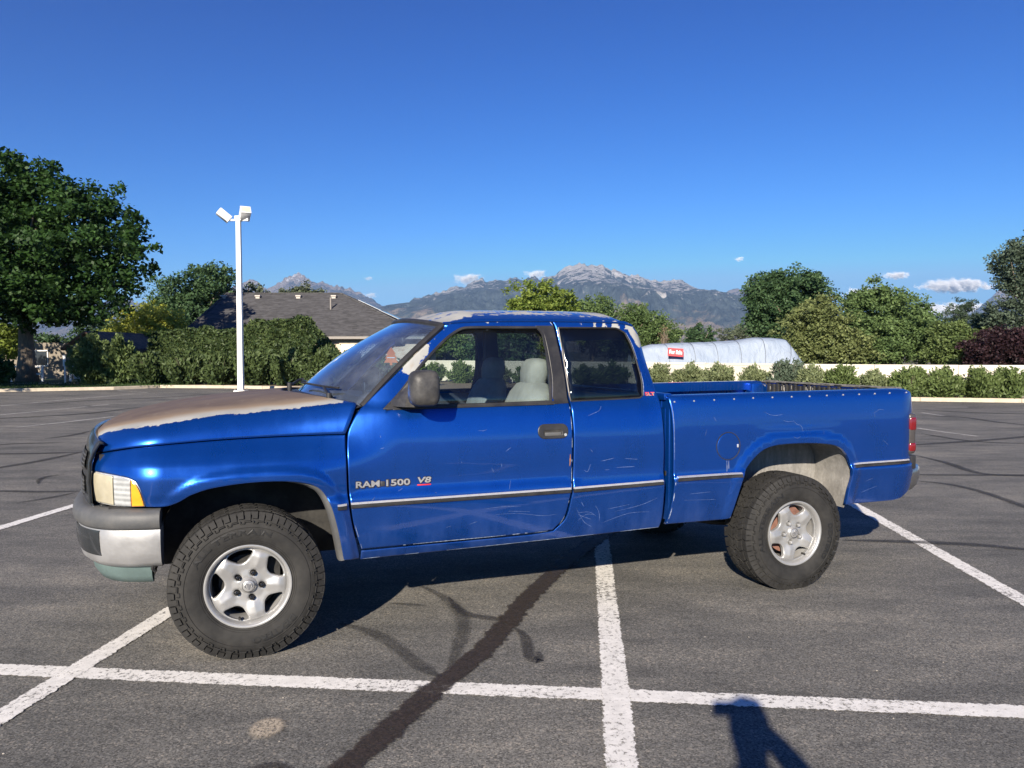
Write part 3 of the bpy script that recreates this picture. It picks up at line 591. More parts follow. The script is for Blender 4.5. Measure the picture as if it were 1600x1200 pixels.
for i,(px,py,rw,hh,m,lb) in enumerate(FS):
    D=interp([(640,39.5),(1030,31.5),(1260,27.0),(1430,25.7),(1600,24.9)],px)+.1; p=at(px,py,D); shrub('shrub',lb,(p.x,D,.1),rw*1.02*D/FPX,(CAMH+(HZ-(py-hh))/FPX*D)*.84,m,80+i*3,8200,.125,'shrubs in front of the white fence',asp=.42)
# lawn grass
rng=np.random.default_rng(9); n=16000; P=np.stack([-40+rng.random(n)*25,31.6+rng.random(n)**1.5*7,np.full(n,.12)],1); keep=P[:,1]>31.6+.55*np.clip(P[:,0]+21,0,9)
P=P[keep]; V,F=quads_np(P,.10*(.6+.8*rng.random(len(P))),rng,.25,.1,np.tile([[0,0,1.]],(len(P),1)))
gz=mknp('grass',V,F,leaf_mat('grass_blade',(0.023,0.052,0.011),(0.069,0.127,0.029),.3),tint=rng.random(len(P))); tag(gz,'short lawn grass in the shade of the maple',kind='stuff')
# ================= buildings, fence, tarp, lamp =================
M_white=simple('white_paint',(.80,.79,.76),.5,0,.05,4)
def brick_mat(name):
    a=NT(name); co=a.co(); b=a.n('ShaderNodeTexBrick'); a.set(b.inputs['Vector'],a.mapping(co,(1,1,1),rot=(R(90),0,0))); b.inputs['Scale'].default_value=1; b.inputs['Brick Width'].default_value=.4; b.inputs['Row Height'].default_value=.12; b.inputs['Mortar Size'].default_value=.012
    b.inputs['Color1'].default_value=(.42,.27,.19,1); b.inputs['Color2'].default_value=(.58,.44,.33,1); b.inputs['Mortar'].default_value=(.5,.45,.38,1)
    return a.done(a.bsdf(color=a.mix(a.mapr(a.noise(co,2.6,4,.7),.35,.7),b.outputs[0],(.62,.52,.42,1)),rough=.9))
M_brick=brick_mat('brick_wall')
def shingle_mat(name,c):
    a=NT(name); co=a.co(); s=a.n('ShaderNodeSeparateXYZ'); a.set(s.inputs[0],co)
    cell=a.voro(a.mapping(co,(3.2,7.5,7.5)),1.0); q=a.n('ShaderNodeSeparateColor'); a.set(q.inputs[0],cell)
    n=a.noise(a.mapping(co,(1.8,2.5,2.5)),1.4,6,.7); f=a.math('ADD',a.math('MULTIPLY',q.outputs[0],.7),a.math('MULTIPLY',n,.9))
    col=a.mix(a.mapr(f,.4,1.2),tuple(x*.62 for x in c),tuple(x*1.35 for x in c))
    wv=a.math('FRACT',a.math('MULTIPLY',s.outputs[2],7.5)); 
    return a.done(a.bsdf(color=a.mix(a.mapr(wv,.0,.14,.5,0),col,tuple(x*.4 for x in c)),rough=.93,normal=a.bump(wv,.5,.02)))
M_shingle=shingle_mat('dark_grey_shingle',(.062,.061,.064)); M_shbrown=shingle_mat('brown_shingle',(.21,.135,.10))
M_gut=simple('grey_gutter',(.22,.20,.18),.5)
# main house (hip roof) --- local frame at its left front eave corner
hr=empty('house',(-22.5,46,0),0,'brick house with a large dark grey hip roof and roof vents behind the hedge','house')
xl,xr=2.7,17.3; zr=5.55; ze=2.62; yr=6; yb=12; rl,rrx=3.3,11.0
def roofpt(x,y): return Vector((x,y,0))
ov=[(xl,0,ze),(xr,0,ze),(xr,yb,ze),(xl,yb,ze)]; rg=[(rl,yr,zr),(rrx,yr,zr)]
mk('roof',ov+rg+[(x,y,ze-.1) for x,y,z in ov],[(0,1,5,4),(1,2,5),(2,3,4,5),(3,0,4),(6,9,8,7),(0,6,7,1),(1,7,8,2),(2,8,9,3),(3,9,6,0)],M_shingle,hr,smooth=False)
rf=[o for o in hr.children if o.name.startswith('roof')][0]
mb=MB(); 
for A,B in ((rg[0],rg[1]),(rg[1],ov[1]),(rg[0],ov[0]),(rg[1],ov[2])):
    A=Vector(A);B=Vector(B); mb.tube([A+Vector((0,0,.015)),B+Vector((0,0,.015))],.07,6)
mb.build('ridge_cap',M_shingle,rf)
mb=MB(); mb.box(((xl+xr)/2,-.06,ze-.14),(xr-xl+.1,.14,.15)); mb.box((xr+.06,yb/2,ze-.14),(.14,yb,.15)); mb.build('gutter',M_gut,rf,smooth=False)
MB().box(((xl+xr)/2,yb/2,ze/2-.06),(xr-xl-1,yb-1,ze-.1)).build('wall',M_brick,hr,smooth=False)
gd=MB().box((13.35,.46,1.05),(2.3,.10,2.1)).build('garage_door',M_white,hr,smooth=False)
mb=MB()
for z in (.55,1.05,1.55): mb.box((13.35,.40,z),(2.25,.03,.03))
mb.build('panel_joint',M_gut,gd,smooth=False); MB().box((13.35,.43,2.16),(2.5,.12,.12)).build('garage_lintel',M_conc,hr,smooth=False)
sl_=(zr-ze)/yr
for k,x in enumerate((at(352,0,51.4).x+22.5,at(405,0,51.4).x+22.5,at(468,0,51.4).x+22.5,at(523,0,51.4).x+22.5)):
    y=5.35; z=ze+sl_*y; m_=MB().rbox((x,y,z+.12),(.36,.30,.10),.02); m_.box((x,y+.02,z+.02),(.26,.24,.2)); m_.build('roof_vent',simple('vent_metal',(.42,.38,.34),.5) if k==0 else bpy.data.materials['vent_metal'],hr,smooth=False)
x=at(520,0,50).x+22.5; MB().cyl((x,3.6,ze+sl_*3.6-.1),(x,3.6,ze+sl_*3.6+.75),.055).build('vent_pipe',M_gut,hr)
# solar panels on the right hip face
sp_n=Vector((sl_,0,0)); mp=simple('solar_glass',(.02,.03,.06),.08,0,.1,4,spec=.9); mf=simple('solar_frame',(.25,.26,.28),.4,.6)
ex=(xr-rrx); slope=Vector((ex,0,ze-zr)).normalized(); nrm=Vector((-slope.z,0,slope.x)); rot=Matrix((slope,Vector((0,1,0)),nrm)).transposed()
for r_ in range(3):
    for c_ in range(-r_-1,r_+2):
        s0=1.3+r_*1.75; c=Vector((rrx,yr,zr))+slope*(s0+.85)+Vector((0,c_*1.06,0))+nrm*.12
        if abs(c_*1.06)+.5>(s0)*.85: continue
        pn=MB().box(c,(1.68,1.02,.04),rot).build('solar_panel',mf,hr,smooth=False); MB().box(c+nrm*.022,(1.60,.95,.006),rot).build('cell_glass',mp,pn,smooth=False)
# white gabled house at left
def gable(name,label,loc,w,d,hw,hr_,mw,mr,rz=0):
    r=empty(name,loc,rz,label,'house')
    v=[(-w/2,0,0),(w/2,0,0),(w/2,0,hw),(0,0,hr_),(-w/2,0,hw)]; n=5
    V=v+[(x,d,z) for x,y,z in v]; F=[(0,1,2,3,4),(9,8,7,6,5)]+[(i,i+5,(i+1)%5+5,(i+1)%5) for i in (0,1,4)]
    fixn(mk('wall',V,F,mw,r,smooth=False))
    mb=MB(); k=(hr_-hw)/(w/2); 
    for s in (-1,1):
        A=Vector((0,-.45,hr_+.05)); B=Vector((s*(w/2+.5),-.45,hw-.5*k+.05)); up=Vector((0,0,.12))
        P=[A,B,B+Vector((0,d+.9,0)),A+Vector((0,d+.9,0))]; mb.add(P+[p+up for p in P],[(0,1,2,3),(7,6,5,4),(0,4,5,1),(1,5,6,2),(2,6,7,3),(3,7,4,0)])
    fixn(mb.build('roof',mr,r,smooth=False)); return r
M_siding=simple('white_siding',(.58,.57,.56),.7,0,.06,3)
h1=gable('house','white gabled house in the shade behind the large maple',(at(139,0,47).x,47,0),1.9,9,2.05,2.75,M_siding,M_shbrown)
MB().box((.35,-.03,.95),(.9,.06,1.9)).build('garage_door',M_white,h1,smooth=False)
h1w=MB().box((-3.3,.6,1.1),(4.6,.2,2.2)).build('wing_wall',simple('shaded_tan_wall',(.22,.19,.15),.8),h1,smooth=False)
wn=MB().box((-3.4,.47,1.25),(1.3,.06,1.0)).build('window',M_white,h1,smooth=False); MB().box((-3.4,.43,1.25),(1.16,.04,.86)).build('pane',simple('dark_pane',(.03,.035,.04),.1),wn,smooth=False)
h2=empty('house',(at(198,0,52).x,52,0),0,'low house with a brown hip roof in front of the yellow green tree','house')
w2,z0,z1=2.0,1.85,2.7
mk('roof',[(-w2,0,z0),(w2+1.4,0,z0),(w2+1.4,6,z0),(-w2,6,z0),(.2,2.6,z1),(1.2,2.6,z1)],[(0,1,5,4),(1,2,5),(2,3,4,5),(3,0,4),(3,2,1,0)],M_shbrown,h2,smooth=False)
MB().box((.7,3,z0/2),(w2*2+.6,5.4,z0-.02)).build('wall',M_siding,h2,smooth=False); MB().box((.7,-.05,z0-.06),(w2*2+1.4,.1,.12)).build('fascia',M_white,h2,smooth=False)
# white rail fence under the maple
for k,(x0,x1,D,lb) in enumerate(((110,152,40,'white two rail fence right of the maple trunk, in front of the white gable'),(-30,66,39.5,'white two rail fence behind the maple trunk'))):
    r=empty('rail_fence',(at(x0,0,D).x,D,0),0,lb,'fence'); L=(x1-x0)*D/FPX; n=max(1,round(L/2))
    for i in range(n+1): MB().box((L*i/n,0,.45),(.09,.09,1.0)).build('post',M_white,r,smooth=False)
    for z in (.88,.5): MB().box((L/2,-.02,z),(L,.05,.09)).build('rail',M_white,r,smooth=False)
# street sign post by the path
r=empty('signpost',(at(101.5,0,38).x,38,0),0,'thin white marker post on the shaded lawn','post')
MB().box((0,0,.65),(.06,.06,1.3)).build('post',M_white,r,smooth=False); MB().box((0,-.05,1.2),(.13,.02,.55)).build('marker_plate',M_white,r,smooth=False)
flat('path',[(-27,37),(-19,37),(-19,37.7),(-27,37.7)],.115,M_conc)
# white vinyl fence on the right
M_vinyl=simple('white_vinyl',(.62,.58,.50),.45,0,.06,2)
FP=[((px-800)/FPX*D,D) for px,D in ((600,43.5),(640,42.5),(1030,34),(1260,28.6),(1430,26.9),(1600,26),(1800,25.2),(2000,25))]
fy=lambda x: interp(FP,x)
fr=empty('fence',(0,0,0),0,'white vinyl privacy fence behind the shrubs on the right','fence')
xs=[-6.5+2.44*i for i in range(17)]; rnd=random.Random(4)
for i,(xa,xb) in enumerate(zip(xs,xs[1:])):
    A=Vector((xa,fy(xa),-.05)); B=Vector((xb,fy(xb),-.05)); d=(B-A).normalized(); q=Matrix.Rotation(math.atan2(d.y,d.x),3,'Z'); H_=1.22
    MB().rbox(A+Vector((0,0,H_/2-.01)),(.127,.127,H_-.02),.008,1,q).build('post',M_vinyl,fr,smooth=False)
    MB().box(A+Vector((0,0,H_-.004)),(.15,.15,.03),q).build('post_cap',M_vinyl,fr,smooth=False)
    c=(A+B)/2; L=(B-A).length-.127
    rl_=MB(); rl_.box(c+Vector((0,0,H_-.03)),(L,.05,.09),q); rl_.box(c+Vector((0,0,.12)),(L,.05,.14),q); rl_.build('rail',M_vinyl,fr,smooth=False)
    mb=MB(); n=15
    for j in range(n):
        p=A.lerp(B,(.0635+ (j+.5)*L/n)/(B-A).length)
        mb.box(p+Vector((0,0,H_/2+.05)),(L/n-.016,.022+rnd.uniform(0,.004),H_-.14),q)
    mb.box(c+Vector((0,.004,H_/2+.05)),(L,.010,H_-.15),q)
    mb.build('fence_panel',M_vinyl,fr,smooth=False)
# tarp covered trailer with a sale sign
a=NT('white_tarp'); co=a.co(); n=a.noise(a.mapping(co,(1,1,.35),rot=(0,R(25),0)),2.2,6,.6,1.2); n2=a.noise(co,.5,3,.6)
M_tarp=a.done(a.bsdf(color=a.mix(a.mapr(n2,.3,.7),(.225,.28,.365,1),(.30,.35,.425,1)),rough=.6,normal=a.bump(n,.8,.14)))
tr=empty('covered_trailer',(at(1130,0,40).x,40,0),0,'long boat trailer under a roped white tarp behind the fence','trailer'); ox=tr.location.x
ridge=[(985,548),(1005,541),(1015,538),(1050,536),(1100,535),(1150,531.5),(1175,527),(1205,528),(1222,529.5),(1232,541),(1245,561)]
def tsec(t):
    u=min(t,1-t)*2; y=interp([(0,-1.35),(.5,-1.02),(.82,-.72),(.90,-.5),(1,0)],u); z=interp([(0,0),(.5,.50),(.82,.90),(.90,.965),(1,1)],u); return (y if t<=.5 else -y),z
rows=[];NX=150
for i in range(NX+1):
    px=985+260*i/NX; zr_=CAMH+(HZ-interp(ridge,px))/FPX*40; x=(px-800)/FPX*40-ox; row=[]
    for j in range(41):
        t=j/40; y,z=tsec(t); z=.2+(zr_-.2)*z
        d=.10*mnoise.noise(Vector((x*.40,t*2.2,2)))+.05*mnoise.noise(Vector((x*1.3+t*9,t*3,7)))+.03*mnoise.noise(Vector((x*3.5-t*16,t*3,4)))
        row.append((x,y+d*(1 if t<.5 else -1),z+d*.3*(0<t<1)))
    rows.append(row)
o=MB().grid(rows).build('tarp',M_tarp,tr,ang=180,flip=True)
M_rope=simple('dark_rope',(.05,.05,.055),.8)
for (xt,xb) in ((1033,1042),(1072,1082),(1107,1116),(1143,1151),(1181,1186),(1224,1219),(1236,1229)):
    pts=[]
    for j in range(13):
        t=j/24; u=1-t/.5; px=xt+(xb-xt)*u; zr_=CAMH+(HZ-interp(ridge,px))/FPX*40; y,zq=tsec(t); y-=.05; x=(px-800)/FPX*40-ox+.12*math.sin(u*5)
        pts.append((x,y,.2+(zr_-.2)*zq+.03))
    MB().tube(pts,.008,5).build('rope',M_rope,tr)
wh=MB(); 
for x in (-1.2,-.3): wh.lathe([(.12,-.1),(.3,-.1),(.33,-.06),(.33,.06),(.3,.1),(.12,.1),(.12,-.1)],(x,-1.0,.28),24)
wh.build('wheel',simple('trailer_tyre',(.03,.03,.03),.8),tr)
def text_mesh(txt,size,extrude=0.0,bold=0.0,align='CENTER',sx=1.0,res=3,shear=0.0):
    cu=bpy.data.curves.new('lettering','FONT'); cu.body=txt; cu.size=size; cu.extrude=extrude; cu.offset=bold; cu.align_x=align; cu.align_y='CENTER'; cu.resolution_u=res; cu.shear=shear
    o=bpy.data.objects.new('lettering',cu); COL.objects.link(o); dg=bpy.context.evaluated_depsgraph_get(); dg.update()
    me=bpy.data.meshes.new_from_object(o.evaluated_get(dg)); v=[(q.co.x*sx,q.co.y,q.co.z) for q in me.vertices]; f=[list(p.vertices) for p in me.polygons]
    bpy.data.objects.remove(o); bpy.data.curves.remove(cu); bpy.data.meshes.remove(me); return v,f
M_signred=simple('sign_red',(.62,.045,.05),.5,0,.08,5)
sg=empty('sale_sign',(at(1055.5,550.5,38.74).x,38.74,at(0,550.5,38.74).z),0,'red For Sale sign fixed to the white tarp','sign'); sg.rotation_euler=(R(-14),R(4),0)
MB().rbox((0,0,0),(.78,.02,.42),.008,1).build('sign_board',M_signred,sg,smooth=False)
v,f=text_mesh('For Sale',.27,.002,.012,sx=.72); mk('lettering',[(x,-.013-z,y) for x,y,z in v],f,M_white,sg,smooth=False)
# parking-lot lamp post
lp=empty('lamp_post',(at(376,0,31.55).x,31.55,0),0,'white square lamp post with two floodlight heads','lamp post')
mb=MB(); mb.v=[];  H_=(HZ-345)/FPX*31.55+CAMH
mb.add([(-.105,-.105,.06),(.105,-.105,.06),(.105,.105,.06),(-.105,.105,.06),(-.085,-.085,H_),(.085,-.085,H_),(.085,.085,H_),(-.085,.085,H_)],[(0,1,5,4),(1,2,6,5),(2,3,7,6),(3,0,4,7),(4,5,6,7),(3,2,1,0)]); mb.build('pole',M_white,lp,smooth=False)
MB().rbox((0,0,.03),(.46,.46,.06),.01).build('base_plate',M_white,lp,smooth=False)
for sx in (-1,1):
    for sy in (-1,1): MB().cyl((sx*.18,sy*.18,.05),(sx*.18,sy*.18,.13),.025,8).build('anchor_bolt',M_gut,lp)
mb=MB(); mb.rbox((0,0,H_+.04),(.26,.26,.2),.02); mb.cyl((-.34,0,H_-.02),(.34,0,H_-.02),.045,10); mb.rbox((-.36,0,H_+.04),(.10,.12,.2),.02); mb.rbox((.36,0,H_+.04),(.10,.12,.2),.02); mb.build('bracket',M_white,lp,smooth=False)
M_lens=simple('lamp_lens',(.62,.60,.42),.2,0,.1,6)
M_back=simple('lamp_back',(.75,.75,.75),.45,0,.05,5)
def head(c,w,d,h,rot,lens_side):
    rot=rot.to_3x3(); c=Vector(c); r=MB()
    r.rbox((0,0,0),(w,d,h),.03); r.rbox((lens_side*(w/2+.012),0,0),(.03,d*1.03,h*1.04),.01)
    o=MB().add([c+rot@v for v in r.v],r.f).build('floodlight_head',M_back,lp,ang=30)
    g=MB().rbox((lens_side*(w/2+.03),0,0),(.012,d*.86,h*.82),.005); MB().add([c+rot@v for v in g.v],g.f).build('lens',M_lens,o,smooth=False)
k=31.55/FPX
head(((353-376)*k,0,(HZ-338)*k+CAMH),.52,.40,.30,Matrix.Rotation(R(25),4,'Z')@Matrix.Rotation(R(38),4,'Y'),1)
head(((386-376)*k+.02,-.05,(HZ-337)*k+CAMH),.50,.40,.34,Matrix.Rotation(R(-62),4,'Z')@Matrix.Rotation(R(-35),4,'Y'),1)
# ================= clouds (beyond the haze) =================
def cloud_mat(name,dens,scale,thr=.40):
    a=NT(name); g=a.co('Generated'); v=a.n('ShaderNodeVectorMath',operation='SUBTRACT'); a.set(v.inputs[0],g); v.inputs[1].default_value=(.5,.5,.42)
    v2=a.n('ShaderNodeVectorMath',operation='MULTIPLY'); a.set(v2.inputs[0],v.outputs[0]); v2.inputs[1].default_value=(2,2,2.2)
    ln=a.n('ShaderNodeVectorMath',operation='LENGTH'); a.set(ln.inputs[0],v2.outputs[0])
    n=a.noise(a.co(),scale,6,.62)
    d=a.math('SUBTRACT',a.math('ADD',a.math('MULTIPLY',n,2.3),-.60),ln.outputs['Value'])
    dd=a.math('MULTIPLY',a.mapr(d,-.16,.75),dens*3.2)
    p=a.n('ShaderNodeVolumePrincipled'); p.inputs['Color'].default_value=(.98,.98,.99,1); p.inputs['Anisotropy'].default_value=-.55; a.set(p.inputs['Density'],dd)
    a.t.links.new(p.outputs[0],a.out.inputs['Volume']); return a.m
CD=21000; k=CD/FPX
CLD=[(1490,445,58,11,.010,'long white cloud above the pine tree'),(1398,430,23,6,.010,'small oval white cloud above the right grove'),(1355,458,40,12,.008,'white cloud half hidden behind the right grove'),(1490,484,75,14,.006,'pale low cloud bank behind the pine tree'),(732,435,26,9,.007,'thin white cloud over the mountain shoulder'),(837,428,20,8,.006,'small puff of cloud behind the main summit'),(1153,405,9,4,.007,'tiny cloud high over the gap right of the summit'),(1195,456,38,12,.009,'white cloud behind the tall dark tree'),(577,435,9,3.5,.005,'tiny wisp of cloud over the grey roof'),(579,461,14,5,.004,'thin wisp of cloud above the solar panels')]
for px,py,rx,rz,dn,lb in CLD:
    bm=bmesh.new(); bmesh.ops.create_icosphere(bm,subdivisions=3,radius=1); me=bpy.data.meshes.new('cloud'); bm.to_mesh(me); bm.free()
    me.materials.append(cloud_mat('cloud_vapour',dn,3.2/(rz*k)*.35)); o=link('cloud',me); 
    for vv in me.vertices: vv.co=(vv.co.x*rx*k*1.12,vv.co.y*rx*k*.6,vv.co.z*rz*k*1.35)
    o.location=at(px,py,CD); tag(o,lb,'cloud','small clouds over the mountains')
# ================= the pickup truck (local: x = s rearwards, y = t away from camera side, z up) =================
TA=Vector((-1.3935,4.0211,0)); TRZ=R(19.73)
truck=empty('pickup_truck',TA,TRZ,'blue extended cab pickup truck with a worn brown hood and peeling paint','truck')
# ---- materials ----
def paint_mat():
    a=NT('blue_metallic_paint'); co=a.co()
    wear=a.attr('wear'); prim=a.attr('primer')
    n=a.noise(co,22,6,.72); n2=a.noise(co,5,4,.6); n3=a.noise(co,70,3,.6)
    q=a.math('ADD',wear,a.math('MULTIPLY',a.math('SUBTRACT',n,.5),.42)); q=a.math('ADD',q,a.math('MULTIPLY',a.math('SUBTRACT',n2,.5),.22))
    mask=a.mapr(q,.49,.51); deep=a.mapr(a.math('ADD',wear,a.math('MULTIPLY',a.math('SUBTRACT',n2,.5),.35)),.66,.95)
    flake=a.voro(co,900); fs=a.n('ShaderNodeSeparateColor'); a.set(fs.inputs[0],flake)
    base=a.mix(fs.outputs[0],(.002,.050,.28,1),(.004,.084,.43,1))
    dirt=a.noise(a.mapping(co,(3,1,1)),2.2,5,.65); sp=a.n('ShaderNodeSeparateXYZ'); a.set(sp.inputs[0],co)
    low=a.math('MULTIPLY',a.mapr(sp.outputs[2],.78,.50),a.mapr(dirt,.40,.70,.0,.38))
    blue=a.bsdf(color=a.mix(low,base,(.06,.07,.09,1)),metal=a.mapr(low,0,.4,.72,.3),rough=a.mapr(dirt,.3,.7,.24,.36),coat=1.0,coatr=a.mapr(low,0,.35,.04,.25),spec=.5,normal=a.bump(n3,.015,.002),coatn=a.bump(a.noise(co,3.2,2,.5),.05,.02))
    grey=a.mix(a.mapr(n2,.3,.7),(.25,.255,.25,1),(.375,.375,.355,1))
    stv=a.noise(a.mapping(co,(1.2,2.2,1)),3.0,5,.6)
    brown=a.mix(a.mapr(stv,.35,.68),(.105,.078,.062,1),(.155,.117,.086,1))
    brown=a.mix(a.mapr(wear,1.35,.75),brown,(.27,.205,.14,1))
    brown=a.mix(a.mapr(n,.55,.75,0,.35),brown,(.28,.24,.19,1))
    pr=a.mix(a.math('MULTIPLY',deep,a.math('SUBTRACT',1.0,prim)),grey,brown)
    primer=a.bsdf(color=pr,rough=.62,spec=.35,normal=a.bump(n,.08,.003))
    return a.done(a.shader_mix(mask,blue,primer))
M_paint=paint_mat()
def plastic(name,c,rough=.6,dusty=.35):
    a=NT(name); co=a.co(); n=a.noise(co,7,6,.7); n2=a.noise(co,180,2,.6)
    return a.done(a.bsdf(color=a.mix(a.mapr(n,.40,.75,0,dusty),c,(.22,.21,.19,1)),rough=rough,spec=.4,normal=a.bump(n2,.25,.002)))
M_blk=plastic('black_trim',(.018,.018,.020),.42,.12)
M_gplast=plastic('weathered_grey_plastic',(.075,.078,.082),.55,.30)
M_mirr=plastic('mirror_plastic',(.028,.028,.030),.5,.38)
M_rubber=plastic('tyre_rubber',(.015,.0148,.0145),.78,.10)
M_under=plastic('underbody_black',(.012,.012,.012),.8,.2)
M_cabin=plastic('cabin_trim_blue_grey',(.05,.055,.07),.7,.1)
M_chrome=simple('chrome_strip',(.80,.80,.78),.30,.65,.05,20)
M_dullc=simple('dull_bumper_silver',(.40,.40,.40),.46,.55,.16,5,.5,5)
M_darkc=simple('dark_grille_and_reflection',(.045,.05,.055),.16,.4,.3,4)
M_alloy=simple('alloy_wheel_silver',(.40,.40,.395),.36,.5,.08,6)
M_lug=simple('dark_lug_nut',(.06,.06,.065),.22,.9,.2,30)
M_valance=simple('grey_green_valance',(.10,.145,.14),.6,0,.2,7,.1,30)
a=NT('dusty_wheel_liner'); co=a.co(); n=a.noise(a.mapping(co,(9,3,1.4)),3.2,6,.72); n2=a.noise(co,26,5,.7)
M_liner=a.done(a.bsdf(color=a.mix(a.mapr(n,.3,.7),(.15,.145,.135,1),a.mix(a.mapr(n2,.4,.7),(.26,.25,.235,1),(.36,.35,.33,1))),rough=.95,normal=a.bump(n2,.4,.01)))
M_rust=simple('rusty_brake',(.20,.10,.075),.85,.1,.3,20)
def glass(name,tint,refl=1.0,dust_sheen=.04,rough=.02):
    a=NT(name); fr=a.n('ShaderNodeFresnel'); gb=a.n('ShaderNodeNewGeometry').outputs['Backfacing']; a.set(fr.inputs[0],a.mapr(gb,0,1,1.5,1/1.5)); co=a.co(); n=a.noise(co,5,5,.7)
    gl=a.n('ShaderNodeBsdfGlossy'); gl.inputs['Roughness'].default_value=rough; gl.inputs['Color'].default_value=(1,1,1,1)
    df=a.n('ShaderNodeBsdfDiffuse'); df.inputs[0].default_value=(.40,.46,.54,1)  # dust film tinted blue, also standing in for reflected sky
    t=a.shader_mix(a.mapr(n,.45,.8,dust_sheen*.3,dust_sheen),a.transp(tint),df.outputs[0])
    return a.done(a.shader_mix(a.math('MULTIPLY',fr.outputs[0],refl,clamp=True),t,gl.outputs[0]))
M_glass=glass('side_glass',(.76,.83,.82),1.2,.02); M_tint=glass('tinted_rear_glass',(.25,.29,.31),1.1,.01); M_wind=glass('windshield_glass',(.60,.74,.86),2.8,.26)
M_cloth=simple('seat_cloth_grey',(.27,.275,.265),.95,0,.2,9,.3,70)
def lens(name,c,rough,clear=False):
    a=NT(name); co=a.co(); n=a.noise(co,9,5,.7); s=a.n('ShaderNodeSeparateXYZ'); a.set(s.inputs[0],co)
    rib=a.math('SINE',a.math('MULTIPLY',s.outputs[2],230 if clear else 60)); nr=a.bump(rib,.12 if clear else .03,.002)
    return a.done(a.bsdf(color=a.mix(a.mapr(a.math('ADD',n,a.math('MULTIPLY',rib,.16 if clear else .02)),.35,.7),c,tuple(min(1,x*(1.7 if clear else 1.3)) for x in c)),rough=rough,coat=.8,coatr=.12,normal=nr,spec=.6))
M_lbeige=lens('hazed_lens_beige',(.36,.33,.24),.30); M_lclear=lens('ribbed_clear_lens',(.27,.28,.28),.16,True); M_lamber=lens('amber_lens',(.78,.30,.02),.2); M_lred=lens('red_tail_lens',(.14,.005,.008),.18); M_lback=simple('smoked_lens',(.06,.055,.055),.25)
M_white2=simple('chipped_white_paint',(.30,.36,.47),.6,0,.35,40); M_scr=simple('light_scratch',(.085,.135,.30),.5,0,.5,60); M_rustchip=simple('rust_chip',(.22,.10,.05),.8,0,.3,60)
M_liner_bed=simple('black_bed_liner',(.022,.022,.022),.6,0,.4,12,.4,50)
# ---- outline tools ----
def smooth_outline(pts,step=.03,corner=38,closed=True):
    P=[Vector((p[0],p[1])) for p in pts]; n=len(P); cor=[]
    for i in range(n):
        a_=P[i]-P[i-1]; b_=P[(i+1)%n]-P[i]; cor.append(a_.length<1e-6 or b_.length<1e-6 or math.degrees(a_.angle(b_))>corner)
    out=[]
    for i in range(n):
        p0,p1,p2,p3=P[i-1],P[i],P[(i+1)%n],P[(i+2)%n]; L=(p2-p1).length; m=max(1,int(math.ceil(L/step)))
        t1=(p2-p1) if cor[i] else (p2-p0)*.5*min(1,2*L/((p2-p0).length+1e-9)); t2=(p2-p1) if cor[(i+1)%n] else (p3-p1)*.5*min(1,2*L/((p3-p1).length+1e-9))
        for j in range(m):
            u=j/m; out.append((2*u**3-3*u**2+1)*p1+(u**3-2*u**2+u)*t1+(-2*u**3+3*u**2)*p2+(u**3-u**2)*t2)
    return out
def inside(p,poly):
    c=False; n=len(poly); x,y=p
    for i in range(n):
        a_,b_=poly[i-1],poly[i]
        if (a_[1]>y)!=(b_[1]>y) and x<(b_[0]-a_[0])*(y-a_[1])/(b_[1]-a_[1])+a_[0]: c=not c
    return c
def tri2d(outline,holes,res,step=.03,corner=38,ring=.008):
    loops=[smooth_outline(outline,step,corner)]+[smooth_outline(h,step,corner) for h in holes]
    pts=[];edges=[];bidx=[]
    for lp_ in loops:
        b=len(pts); n=len(lp_); pts+=lp_; bidx.append(list(range(b,b+n))); edges+=[(b+i,b+(i+1)%n) for i in range(n)]
    nb=len(pts); bp=np.array([(p.x,p.y) for p in pts])
    def ok(p,dm):
        if np.min((bp[:,0]-p[0])**2+(bp[:,1]-p[1])**2)<dm*dm: return False
        if not inside(p,loops[0]): return False
        return not any(inside(p,h) for h in loops[1:])
    if ring:
        for lp_ in loops:
            n=len(lp_)
            for i in range(n):
                t=lp_[(i+1)%n]-lp_[i-1]; 
                if t.length<1e-9: continue
                t.normalize(); nn=Vector((-t.y,t.x))
                for s_ in (1,-1):
                    p=lp_[i]+nn*ring*s_
                    if ok(p,ring*.8): pts.append(p)
    rp=np.array([(p[0],p[1]) for p in pts])
    x0,y0=bp.min(0);x1,y1=bp.max(0); ny=int((y1-y0)/res)+1; nx=int((x1-x0)/res)+1
    for j in range(ny+1):
        for i in range(nx+1):
            p=Vector((x0+(i+.5*(j%2))*res,y0+j*res))
            if np.min((rp[:,0]-p.x)**2+(rp[:,1]-p.y)**2)>(res*.5)**2 and ok(p,res*.5): pts.append(p)
    r=delaunay_2d_cdt([Vector(p) for p in pts],edges,[],2,1e-5)
    V=[Vector(p) for p in r[0]]; F=[]
    for f in r[2]:
        c_=(V[f[0]]+V[f[1]]+V[f[2]])/3
        if inside(c_,loops[0]) and not any(inside(c_,h) for h in loops[1:]): F.append(list(f))
    # ordered boundary loops in the new indexing
    inv={}
    for i,o in enumerate(r[3]):
        for k in o: inv[k]=i
    B=[[inv[k] for k in lp_ if k in inv] for lp_ in bidx]
    for f in F:
        a_,b_,c_=V[f[0]],V[f[1]],V[f[2]]
        if (b_-a_).cross(c_-a_)<0: f.reverse()
    return V,F,B
def wear_at(s,z): return 0.0
